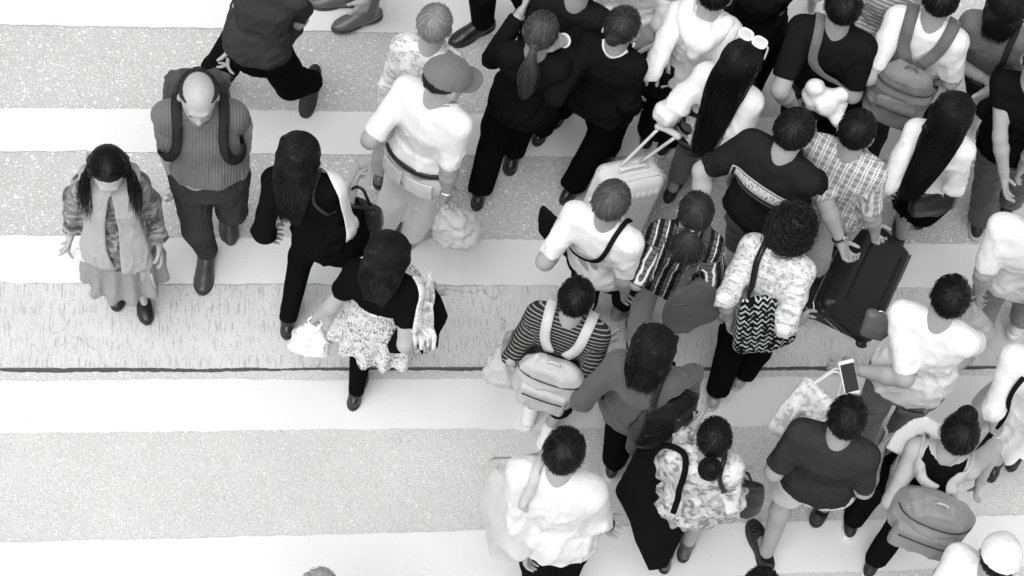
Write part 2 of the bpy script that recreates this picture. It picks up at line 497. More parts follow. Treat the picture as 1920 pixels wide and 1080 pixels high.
def person(key, head, H=1.6, d=(.35, -1), feet=None, hands=(None, None), elbows=(None, None), look=None, sex='f', fat=1.0,
           tilt=12, top=('plain', .5), sleeve=.55, hem=.50, infl=.016, bottom=None, bkind='trousers', blen=1.0, hem2=None,
           shoes=('shoe', .02), hair=('short', .012), label='', group='people crossing the road', skin_g=.40, twist=0.0,
           neck=.060, curl=(.35, .35), lean=.42, eyes=False, flare=0.0, detail=1.0, fold=.006, palm=None, cat='person', footdir=(None, None), hipw=1.0, tflare=None, hi=.12, tights=None, cutout=None, collar=False, pelvis=None):
    infl = infl * .52; fat = 1 + (fat - 1) * .5
    tflare = tflare if tflare is not None else (0 if bkind == 'skirt' else flare)
    bl = .74 if (bkind != 'skirt' and blen > .55) else .95; th_ = .78 if bkind != 'skirt' else .95
    p = P(); PEOPLE[key] = p; k = H / 1.7; sw = (.140 if sex == 'm' else .122) * k * (fat * .5 + .5)
    hd = at(head[0], head[1], H - .115 * k); p.H = H
    def gdir(v, px=head):
        a = at(px[0], px[1], 0); b = at(px[0] + v[0] * 30, px[1] + v[1] * 30, 0); return nrm((b - a) * [1, 1, 0])
    f = gdir(d); r = np.array([f[1], -f[0], 0])
    lf = gdir(look) if look is not None else f; lr = np.array([lf[1], -lf[0], 0])
    t = math.radians(tilt); hu = math.cos(t) * Z + math.sin(t) * lf; hf = math.cos(t) * lf - math.sin(t) * Z
    # feet
    if feet is None:
        base = hd * [1, 1, 0] - f * .05
        A = [base - r * .09 + f * .22 + Z * .085, base + r * .09 - f * .22 + Z * .085]
    else:
        A = [at(q[0], q[1], .09) for q in feet]
    fm = (A[0] + A[1]) / 2
    pel = hd * (1 - lean) + fm * lean; pel[2] = .53 * H
    if pelvis is not None: pel = at(pelvis[0], pelvis[1], .53 * H)
    Nk = hd.copy(); Nk[2] = .835 * H; Nk = Nk - lf * .035 * k - (hd - pel) * [1, 1, 0] * .15
    tw = math.radians(twist); sr = r * math.cos(tw) + f * math.sin(tw)
    sh = [Nk - sr * sw - Z * .035 * k, Nk + sr * sw - Z * .035 * k]
    # order feet: left = index 0
    if (A[0] - A[1]) @ r > 0.0: A = [A[1], A[0]]
    leglen = .245 * H
    stride = np.linalg.norm((A[0] - A[1])[:2]); pel[2] -= min(.05, stride * stride * .06)
    hip = [pel - r * .088 * k, pel + r * .088 * k]
    knee, ank, fdirs = [], [], []
    for i in range(2):
        back = (A[i] - pel) @ f
        pitch = 0.0
        if back < -.18: pitch = min(.75, (-back - .18) * 2.6 + .15); A[i] = A[i] + Z * (.13 * math.sin(pitch))
        kn, an = ik(hip[i], A[i], leglen, leglen, f + (.12 if i else -.12) * r)
        fd = gdir(footdir[i]) if footdir[i] is not None else nrm(f + r * (.14 if i else -.14))
        knee.append(kn); ank.append(an); fdirs.append((fd, pitch))
    ua, fa = .172 * H, .150 * H
    wr, el, hdir = [], [], []
    for i in range(2):
        sgn = 1 if i else -1
        if hands[i] is None:
            tgt = sh[i] - Z * (.30 * H) + f * (.06 * H * (1 if i == 0 else -.3)) + r * sgn * .05
        else: tgt = at(*hands[i])
        hint = -f * .8 + r * sgn * .10 - Z * .5
        if elbows[i] is not None: hint = nrm(at(*elbows[i]) - (sh[i] + tgt) / 2) - Z * .35
        e, w = ik(sh[i], tgt, ua, fa, hint); el.append(e); wr.append(w)
        hdir.append(nrm(w - e))
    p.f, p.r, p.sh, p.el, p.wr, p.hip, p.knee, p.ank, p.N, p.pel, p.hd, p.hu, p.hf, p.lr = f, r, sh, el, wr, hip, knee, ank, Nk, pel, hd, hu, hf, lr
    p.sr = sr; p.hdir = hdir; p.k = k; p.sw = sw
    loc = (ank[0] + ank[1]) / 2 * [1, 1, 0]
    p.root = root = empty('person', loc, label, cat, group)
    seed = abs(hash(key)) % 1000 if False else sum(map(ord, key)) * 7
    # ---- torso
    spA = pel - Z * .07 * k; spB = Nk
    F_ = fat
    hw, wa, ch = (.152 * hipw, .112, .126) if sex == 'f' else (.148 * hipw, .132, .146)
    st = [(0, hw * k * F_, .108 * k * F_, 0), (.2, hw * .98 * k * F_, .116 * k * F_, -.0), (.48, wa * k * F_, .088 * k * F_ ** 1.3, .005), (.76, ch * k * F_, .100 * k * F_, .0), (.9, ch * .85 * k * F_, .075 * k * F_, -.005), (1, .075 * k, .058 * k, 0)]
    def torso(Fd, g, s0=0.0, n=2.3):
        S = [(s, a + g, b + g, o) for s, a, b, o in st]
        Fd.add(dloft(spA, spB, r, S, n, sr), .03)
        for i in range(2):
            Fd.cap(sh[i], Nk + (sh[i] - Nk) * .25 + Z * .004, .044 * k + g, .044 * k + g, .03)
            Fd.cap(sh[i] - Z * .09 * k + (Nk - sh[i]) * .35, sh[i] + (Nk - sh[i]) * .3, .058 * k * F_ + g, .046 * k + g, .03)
    B = Field(); torso(B, 0)
    B.cap(Nk + Z * .035, hd - hu * .05 * k - hf * .015, .052 * k, .050 * k, .02)
    ar, lr_ = (.046, .033) if sex == 'm' else (.040, .028)
    for i in range(2):
        B.cap(sh[i], el[i], (ar + .008) * k * F_ ** .5, ar * k * F_ ** .5 * .9, .03)
        m_ = el[i] + (wr[i] - el[i]) * .3
        B.cap(el[i], m_, ar * k * .92, ar * k * .95, .02); B.cap(m_, wr[i], ar * k * .95, .025 * k, .02)
        B.cap(hip[i] - Z * .03, knee[i], .083 * k * F_ ** .6 * th_, .052 * k * bl, .025)
        c_ = knee[i] + (ank[i] - knee[i]) * .3 - f * .012
        B.cap(knee[i], c_, .050 * k * bl, .054 * k * bl, .02); B.cap(c_, ank[i], .054 * k * bl, .034 * k * bl, .02)
        fd, pt = fdirs[i]; fw = fd * math.cos(pt) - Z * math.sin(pt)
        B.cap(ank[i], ank[i] + fw * .12 * k - (Z * math.cos(pt) + fd * math.sin(pt)) * .052 * k, .030 * k, .018 * k, .015)
    v, q = B.mesh(.013)
    # head and hands at a finer grain, in the same skin
    Hf = Field(); c = hd
    Hf.add(dell(c + hu * .018 * k - hf * .008 * k, [lr, hf, hu], (.075 * k, .094 * k, .088 * k)), .02)
    Hf.add(dell(c + hf * .026 * k - hu * .045 * k, [lr, hf, hu], (.058 * k, .068 * k, .078 * k)), .03)
    Hf.cap(c + hf * .066 * k - hu * .098 * k, c + hf * .03 * k - hu * .098 * k, .022 * k, .034 * k, .03)
    Hf.cap(c + hf * .086 * k + hu * .004 * k, c + hf * .104 * k - hu * .03 * k, .009 * k, .013 * k, .012)
    Hf.cap(c + hf * .092 * k - hu * .034 * k + lr * .011, c + hf * .092 * k - hu * .034 * k - lr * .011, .009 * k, .009 * k, .008)
    Hf.cap(c + hf * .082 * k + hu * .022 * k + lr * .03, c + hf * .082 * k + hu * .022 * k - lr * .03, .012 * k, .012 * k, .018)
    Hf.cap(c + hf * .084 * k - hu * .062 * k + lr * .016, c + hf * .084 * k - hu * .062 * k - lr * .016, .0085 * k, .0085 * k, .008)
    for sg in (-1, 1):
        Hf.add(dell(c + lr * sg * .076 * k - hu * .008 * k - hf * .005, [nrm(lr * sg - hf * .35), nrm(hf + lr * sg * .35), hu], (.011 * k, .020 * k, .032 * k)), .008)
        ec = c + lr * sg * .031 * k + hf * .083 * k + hu * .002 * k
    Hf.cap(Nk + Z * .02, hd - hu * .05 * k - hf * .015, .056 * k, .052 * k, .02)
    sock = [c + lr * sg * .031 * k + hf * .094 * k + hu * .003 * k for sg in (-1, 1)]
    Hf.cut(lambda Pt: np.maximum.reduce([-(np.linalg.norm(Pt - s_, axis=-1) - .0165 * k) for s_ in sock]))
    v2, q2 = Hf.mesh(.0065)
    vs, qs = [v, v2], [q, q2 + len(v)]
    off = len(v) + len(v2)
    for i in range(2):
        if hands[i] is None and detail < 1: pass
        sgn = 1 if i else -1
        G = Field(); G.cap(wr[i] - hdir[i] * .05, wr[i] + hdir[i] * .01, .030 * k, .0225 * k, .012)
        inw = -r * sgn; dv = hdir[i]
        if hands[i] is None: dv = nrm(dv * .6 - Z * .5)
        pn = np.array(palm[i]) if palm is not None and palm[i] is not None else inw
        th = np.cross(pn, dv) ; th = th if th @ f > 0 else -th
        if np.linalg.norm(th) < .1: th = f
        add_hand(G, wr[i], dv, pn, th, curl[i], k)
        v3, q3 = G.mesh(.0055); vs.append(v3); qs.append(q3 + off); off += len(v3)
    mesh_obj('body', np.vstack(vs), np.vstack(qs), skin(skin_g), root, pat=np.vstack(vs))
    if eyes:
        for sg in (-1, 1):
            E = Field(); E.add(dell(c + lr * sg * .031 * k + hf * .0765 * k + hu * .003 * k, [lr, hf, hu], (.012, .012, .012)), 0)
            part('eye', E, .004, solid(.03, .2, name='eye'), root)
    # ---- pattern coordinates
    def pat(Vt):
        x = (Vt - Nk) @ r; y = (Vt - Nk) @ f; o = np.stack([x, Vt[:, 2] + .75 * y, y], 1)
        for i in range(2):
            a, b2 = sh[i], el[i]; sg = 1 if i else -1
            tt = (Vt - a) @ nrm(b2 - a); dd = np.linalg.norm(Vt - a - np.outer(np.clip(tt, 0, ua), nrm(b2 - a)), axis=1)
            tt2 = (Vt - b2) @ nrm(wr[i] - b2)
            m = (dd < .085 * F_) & (tt > .05) & (np.abs(x) > sw * .9)
            o[m, 1] = sg * (sw + tt[m]) + 5; o[m, 0] = (Vt[m] - a) @ nrm(np.cross(r, b2 - a)) * 1.2 + .013
            m = (np.linalg.norm(Vt - b2 - np.outer(np.clip(tt2, 0, fa), nrm(wr[i] - b2)), axis=1) < .075) & (tt2 > .02) & (np.abs((Vt - Nk) @ r) > sw * .8)
            o[m, 1] = sg * (sw + ua + tt2[m]) + 5; o[m, 0] = (Vt[m] - b2) @ nrm(np.cross(r + .1, wr[i] - b2)) * 1.2 + .013
        return o
    p.pat = pat
    if tights is not None:
        Tg = Field()
        for i in range(2):
            Tg.cap(hip[i] - Z * .03, knee[i], .083 * k * F_ ** .6 * th_ + .005, .052 * k * bl + .006, .025)
            c_ = knee[i] + (ank[i] - knee[i]) * .3 - f * .012
            Tg.cap(knee[i], c_, .050 * k * bl + .006, .054 * k * bl + .006, .02); Tg.cap(c_, ank[i], .054 * k * bl + .006, .034 * k * bl + .007, .02)
        part('tights', Tg, .0105, tights, root)
    neckc = Nk + Z * .052 * k + lf * .040
    # ---- bottom
    Fb = Field(); g = .014; p.bot = Fb
    bm = bottom if bottom is not None else cloth(.01)
    if bkind == 'skirt' or bkind == 'dress':
        zl = blen * H     # hem height
        A0 = (knee[0] + knee[1]) / 2; A0 = pel + (A0 - pel) * ((pel[2] - zl) / max(pel[2] - A0[2], .05)) * .8; A0[2] = zl
        dirv = (A0 - (pel + Z * .1)); 
        hwz = hw * k * F_
        hx = max(hwz, abs((knee[0] - knee[1]) @ r) * .5 + .08) ; hy = max(.14, abs((knee[0] - knee[1]) @ f) * .45 + .10)
        S = [(0, (hx + flare) * 1.04, hy + flare, 0), (.5, hwz + g + .01 + flare * .5, .13 * k + flare * .4, 0), (1, wa * k * F_ + g + (.03 if hi > .2 else 0), .1 * k + g + (.02 if hi > .2 else 0), 0)]
        Fb.add(dloft(A0, pel + Z * hi * k, r, S, 2.1), .02)
        if hi > .2:
            torso(Fb, .016); Fb.cut(lambda Pt: Pt[..., 2] - .70 * H)
        def sk(Vt):
            an = np.arctan2((Vt - pel) @ f, (Vt - pel) @ r); dn = np.clip((pel[2] + .08 - Vt[:, 2]) / .5, 0, 1)
            return (.018 + flare * .15) * dn * np.sin(an * 11 + 2 * vnoise(Vt * 6, seed)) + folds(Vt, Z, .006, seed)
        part('skirt', Fb, .0115, bm, root, sk, pat)
    else:
        g = .010; S = [(0, hw * .98 * k * F_ + g, .113 * k * F_ + g, 0), (.6, hw * .92 * k * F_ + g, .112 * k * F_ + g, 0), (1, wa * k * F_ + .004, .088 * k * F_ + .004, 0)]
        Fb.add(dloft(pel - Z * .090 * k, pel + Z * .13 * k, r, S, 2.3), .03)
        wide = .012 if bkind == 'slim' else .023
        if bkind == 'leggings': wide = .005
        for i in range(2):
            e_ = knee[i] if blen <= .5 else knee[i] + (ank[i] - knee[i]) * min((blen - .5) * 2, 1.04)
            kk = hip[i] + (knee[i] - hip[i]) * min(1, blen * 2)
            if blen <= .5:
                Fb.cap(hip[i] - Z * .02, kk, .09 * k * F_ ** .6 + .01, .068 * k + wide, .04, flat=True)
            else:
                Fb.cap(hip[i] - Z * .02, knee[i], .088 * k * F_ ** .6 + .008, .058 * k + wide, .04)
                Fb.cap(knee[i], e_, .057 * k + wide, .043 * k + wide * .9, .03, flat=True)
        amp = .0075 if bkind == 'trousers' else .004
        part('trousers' if blen > .6 else 'shorts', Fb, .0115, bm, root, lambda Vt: folds(Vt, knee[0] - ank[0] + Z * .3, amp, seed, 9) * np.clip((1.1 * H - Vt[:, 2]) / H, .4, 1), lambda Vt: np.stack([(Vt - Nk) @ r, Vt[:, 2], (Vt - Nk) @ f], 1))
    # ---- top
    T = Field(); p.top = T; g = infl
    torso(T, g)
    zh = hem * H
    def hemc(z):
        if z > pel[2]: return pel + Z * (z - pel[2])
        kn_ = (knee[0] + knee[1]) / 2; return pel + (kn_ - pel) * (pel[2] - z) / max(pel[2] - kn_[2], .05)
    hc = hemc(zh); hc[2] = zh
    if zh < pel[2] + .1:
        hx = hw * k * F_ + g + .006 + tflare; hy = .118 * k * F_ + g + .010 + tflare
        if zh < .45 * H: hy = max(hy, abs((knee[0] - knee[1]) @ f) * .3 + .11)
        T.add(dloft(hc, pel + Z * .17 * k, r, [(0, hx, hy, 0), (.6, hw * k * F_ * .97 + g + .004, .117 * k * F_ + g + .005, 0), (1, (wa + .004) * k * F_ + g, .1 * k * F_ + g, 0)], 2.2), .05)
    for i in range(2):
        if sleeve <= 0: continue
        e1 = sh[i] + (el[i] - sh[i]) * min(sleeve, 1)
        r1 = .046 * k * F_ ** .5 + g * .9; r2 = (.042 * k * F_ ** .5 + g * (1.0 if sleeve < 1 else .6))
        T.cap(sh[i], e1, r1, r2, .028, flat=sleeve < 1)
        if sleeve > 1:
            e2 = el[i] + (wr[i] - el[i]) * min(sleeve - 1, .98)
            T.cap(el[i], e2, .044 * k + g * .7, .034 * k + g * .8, .025, flat=True)
    nr = neck
    T.cut(lambda Pt: nr * k - np.linalg.norm((Pt - neckc) * [1, 1, .8], axis=-1))
    T.cut(lambda Pt: zh - Pt[..., 2])
    if cutout is not None:
        co = at(*cutout[:3]); T.cut(lambda Pt: cutout[3] - np.sqrt(((Pt - co) @ sr) ** 2 * 1.8 + ((Pt - co) @ f) ** 2 * .25 + ((Pt - co)[..., 2]) ** 2 * .45))
    if sleeve <= 0:
        for i in range(2):
            pl = sh[i] + (Nk - sh[i]) * .22; nn = nrm((sh[i] - Nk) * [1, 1, 0])
            T.cut(lambda Pt, pl=pl, nn=nn: (Pt - pl) @ nn - .35 * np.maximum(pl[2] - .10 - Pt[..., 2], 0))
    kind, gg = top[0], top[1]
    tm = cloth(gg, kind, *(top[2:] if len(top) > 2 else ()))
    def tdisp(Vt):
        w = np.clip((Nk[2] + .02 - Vt[:, 2]) / .35, .15, 1)
        return (folds(Vt, nrm(sr * .6 + Z), fold * 1.5, seed, 12) + folds(Vt, nrm(-sr * .8 + Z), fold * .9, seed + 5, 17)) * w + vnoise(Vt * 5, seed + 3) * fold * .5
    p.topobj = part('shirt', T, .0105, tm, root, tdisp, pat)
    nb = []
    if tm is not None and sleeve > 0 and not collar:
        for a_ in np.linspace(0, 2 * math.pi, 30): nb.append(neckc + (sr * math.cos(a_) + lf * math.sin(a_)) * (nr * k + .010) - Z * (.012 + .02 * math.sin(a_) - .03 * abs(math.cos(a_))))
        nb = conform(np.array(nb), T, .002, .08); strap('neckband', nb, .020, .005, tm, root, T, 44, gap=.002, reach=.05)
    if collar:
        ring = []
        for a_ in np.linspace(0, 2 * math.pi, 26):
            ring.append(Nk + Z * (.028 * k - .02 * math.sin(a_)) + r * math.cos(a_) * .072 * k + f * math.sin(a_) * .068 * k)
        strap('collar', ring, .034, .006, collar if not isinstance(collar, bool) else tm, root, None, 40, nref=(0, .01, .02))
    # ---- shoes
    kind, sg_ = shoes[0], shoes[1]; solg = shoes[2] if len(shoes) > 2 else None
    for i in range(2):
        fd, pt = fdirs[i]; up = Z * math.cos(pt) + fd * math.sin(pt); fw = fd * math.cos(pt) - Z * math.sin(pt); sd = np.cross(fw, up)
        a = ank[i]; bz = a - up * .062 * k     # sole plane
        if kind == 'none': continue
        Sh = Field(); w_ = (1.0 if sex == 'm' else .88) * k
        Sh.add(dell(bz - fw * .035 * w_ + up * .02, [sd, fw, up], (.036 * w_, .052 * w_, .040 * w_)), .02)
        Sh.add(dell(bz + fw * .055 * w_ + up * .012, [sd, fw, up], (.040 * w_, .09 * w_, .034 * w_)), .03)
        Sh.add(dell(bz + fw * .125 * w_ + up * .006, [sd, fw, up], (.044 * w_, .075 * w_, .026 * w_)), .03)
        if kind in ('shoe', 'sneaker', 'boot'): Sh.cap(a + up * .01, bz + fw * .03 + up * .02, .041 * w_, .038 * w_, .02); Sh.cap(a - up * .01 + fw * .01, bz + fw * .11 + up * .012, .038 * w_, .030 * w_, .02)
        if kind == 'boot': Sh.cap(a + up * .13, a - up * .02, .058, .046, .03)
        Sh.cut(lambda Pt, bz=bz, up=up: -((Pt - bz) @ up) - .016)
        if kind in ('flat', 'sandal', 'croc'):   # open over the instep
            ce = a + fw * .012 + up * .03 if kind != 'croc' else a - fw * .01 + up * .02
            rr = .060 if kind == 'flat' else .052
            Sh.cut(lambda Pt, ce=ce, rr=rr: rr - np.linalg.norm(Pt - ce, axis=-1))
        if kind == 'sandal':
            c1 = bz + fw * .165
            Sh.cut(lambda Pt, c1=c1: .042 - np.linalg.norm(Pt - c1, axis=-1))
        if kind == 'croc':
            for hx in (-.02, 0, .02):
                for hy in (.07, .095, .12, .145): 
                    hc_ = bz + fw * (hy + (.012 if hx == 0 else 0)) + sd * hx
                    Sh.cut(lambda Pt, hc_=hc_, up=up: .0062 - np.linalg.norm((Pt - hc_) - ((Pt - hc_) @ up)[..., None] * up, axis=-1))
        so_ = part('shoe', Sh, .0065 if kind != 'croc' else .0035, solid(sg_, .35 if kind in ('shoe', 'boot', 'flat') else .6, name='shoe_leather', nb=90, bs=.1), root)
        Sl = Field(); 
        Sl.add(dell(bz - fw * .035 * w_ - up * .014, [sd, fw, up], (.038 * w_, .056 * w_, .2)), .01)
        Sl.add(dell(bz + fw * .06 * w_ - up * .014, [sd, fw, up], (.036 * w_, .10 * w_, .2)), .03)
        Sl.add(dell(bz + fw * .125 * w_ - up * .014, [sd, fw, up], (.048 * w_, .080 * w_, .2)), .03)
        Sl.cut(lambda Pt, bz=bz, up=up, th_s=(.016 if kind == 'sneaker' else .0095): np.abs((Pt - bz) @ up + .014) - th_s)
        part('sole', Sl, .0065, solid(solg if solg is not None else .02, .6, name='sole_rubber'), so_)
    do_hair(p, hair, seed)
    return p

# ---------------------------------------------------------------- hair
def headpt(p, dirs, off=0.0, vol=1.0):
    k = p.k; c = p.hd + p.hu * .018 * k - p.hf * .010 * k
    rad = np.array([.083, .103, .097]) * k * vol
    D = dirs * (rad + off) if np.ndim(off) == 0 else dirs * (rad + np.asarray(off)[..., None])
    return c + D @ np.array([p.lr, p.hf, p.hu])
def hairline(du, df, front=.72, back=-.42):
    lim = np.where(df > 0, .02 + (front - .02) * np.clip(df, 0, 1), .02 + (back - .02) * np.clip(-df, 0, 1) ** .7)
    return du - lim
def strands(p, n, length, start_fn, seed, rad=.0016, K=9, lift=.003, curlamp=0.0, vol=1.0, front=.72, back=-.42, stop=True, swirl=.35):
    rg = np.random.default_rng(seed)
    w = nrm([.06, -.42, .9]); A = nrm(np.cross(w, [1, 0, 0])); Bv = np.cross(w, A)
    al = np.arccos(1 - rg.random(n) * 1.55); ph = rg.random(n) * 2 * math.pi
    ts = np.linspace(0, 1, K); a = al[:, None] + (length * (.6 + .8 * rg.random(n)))[:, None] / .1 * ts; ph2 = ph[:, None] + swirl * (a - al[:, None]) + .12 * rg.standard_normal((n, 1)) * ts + curlamp * np.sin(ts * 9 + rg.random((n, 1)) * 6)
    D = np.cos(a)[..., None] * w + np.sin(a)[..., None] * (np.cos(ph2)[..., None] * A + np.sin(ph2)[..., None] * Bv)
    ok = hairline(D[..., 2], D[..., 1], front, back) > -.03
    keep = ok[:, 0] & (ok.sum(1) > K * .5)
    off = .001 + rg.random(n)[:, None] * .004 + lift * (1 + 1.6 * (rg.random(n) < .10))[:, None] * ts ** 2 * rg.random(n)[:, None] + curlamp * .03 * rg.random((n, 1)) * (1 + np.cos(ts * 11 + rg.random((n, 1)) * 6))
    Pt = headpt(p, D, off, vol)
    last = np.maximum(ok.cumprod(1).sum(1) - 1, 1)
    for i in np.where(keep)[0]:
        if last[i] < K - 1:
            seg = Pt[i, :last[i] + 1]; tt = np.linspace(0, last[i], K); lo_ = np.floor(tt).astype(int); hi_ = np.minimum(lo_ + 1, last[i]); fr = (tt - lo_)[:, None]
            Pt[i] = seg[lo_] * (1 - fr) + seg[hi_] * fr
    Pt = Pt[keep]
    rr = rad * (1 - ts ** 3 * .75)
    return Pt, np.broadcast_to(rr, Pt.shape[:2])
def kk_s(p): return p.k
def fall(p, n, length, seed, K=26, rad=.0019, back=0.9, spread=1.0, side=None, gather=None, start=None, blow=(0, 0, 0), opt_w=.085, front=False):
    """long strands: over the head from the parting, then down over the clothes"""
    rg = np.random.default_rng(seed); kk = p.k
    # start points along the parting
    s = rg.random(n) * 1.1 - .55; px_ = np.where(rg.random(n) < .5, -1, 1.0)
    az = (rg.random(n) ** .8) * math.pi * (back) ;                       # 0 side-front ... back
    P0 = []
    ang = px_ * (np.pi * .5 + (az - .45) * .95)                         # azimuth measured from forward
    if side is not None: ang = side + rg.standard_normal(n) * spread * .5
    azd = np.stack([np.sin(ang), np.cos(ang), np.zeros(n)], 1)
    topd = np.stack([px_ * .03, s * .9, np.ones(n)], 1); topd /= np.linalg.norm(topd, axis=1, keepdims=True)
    path = []
    kt = 9
    off = .004 + rg.random(n) * .010
    for j in range(kt):
        t = j / (kt - 1) * (1.15); D = topd * np.cos(t * 1.45)[..., None] if False else topd * math.cos(t * 1.45) + azd * math.sin(t * 1.45) + np.array([0, 0, -.32]) * max(t - .75, 0)
        D /= np.linalg.norm(D, axis=1, keepdims=True); path.append(headpt(p, D, off))
    cur = path[-1]; vel = nrm(np.array([0, 0, -1.0]))
    Ls = length * (.45 + .62 * rg.random(n) ** .6); step = Ls / (K - kt)
    jit = rg.standard_normal((n, 3)) * [.006, .006, 0]; hr = rg.random(n) * .016
    gp = gather
    v = (path[-1] - path[-2]); v /= np.linalg.norm(v, axis=1, keepdims=True)
    lf_ = np.cross(Z, p.lr); W_ = opt_w; tx = (cur - p.hd) @ p.lr
    tx = np.clip(tx * 1.0, -W_, W_) * (.75 + .35 * rg.random(n))
    fwd = front & (np.abs((cur - p.hd) @ p.lr) > .03) & ((cur - p.hd) @ lf_ > -.03)
    sg = np.where(fwd, 1.0, -1.0)
    ty = np.where(fwd, .02 + .05 * rg.random(n), -.10 - .03 * rg.random(n)) * kk_s(p)
    tx = np.where(fwd, np.sign(tx) * (.078 + .055 * rg.random(n)), tx)
    wav = rg.random(n) * 6
    for j in range(K - kt):
        t = j / (K - kt)
        v = v * .5 + .5 * (np.array([0, 0, -1.0]) + np.array(blow))
        nx = cur + v * step[:, None]
        x = (nx - p.hd) @ p.lr; y = (nx - p.hd) @ lf_
        taper = 1 - .6 * t if not front else 1.0
        nx = nx + p.lr * ((tx * taper + .006 * np.sin(wav + t * 5) - x) * .30)[:, None] + lf_ * (np.where(j < 7, ty - y, 0) * .25)[:, None]
        for _ in range(2):
            d = p.top.ev(nx); m = d < .010
            if m.any(): nx[m] += (lf_ * sg[m][:, None] * .9 + Z * .25) * (.010 + hr[m] - d[m])[:, None]
        vv = nx - cur; v = vv / (np.linalg.norm(vv, axis=1, keepdims=True) + 1e-9); cur = nx; path.append(cur)
    Pt = np.stack(path, 1); ts = np.linspace(0, 1, K)
    return Pt, np.broadcast_to(rad * (1 - .8 * ts ** 4), Pt.shape[:2])
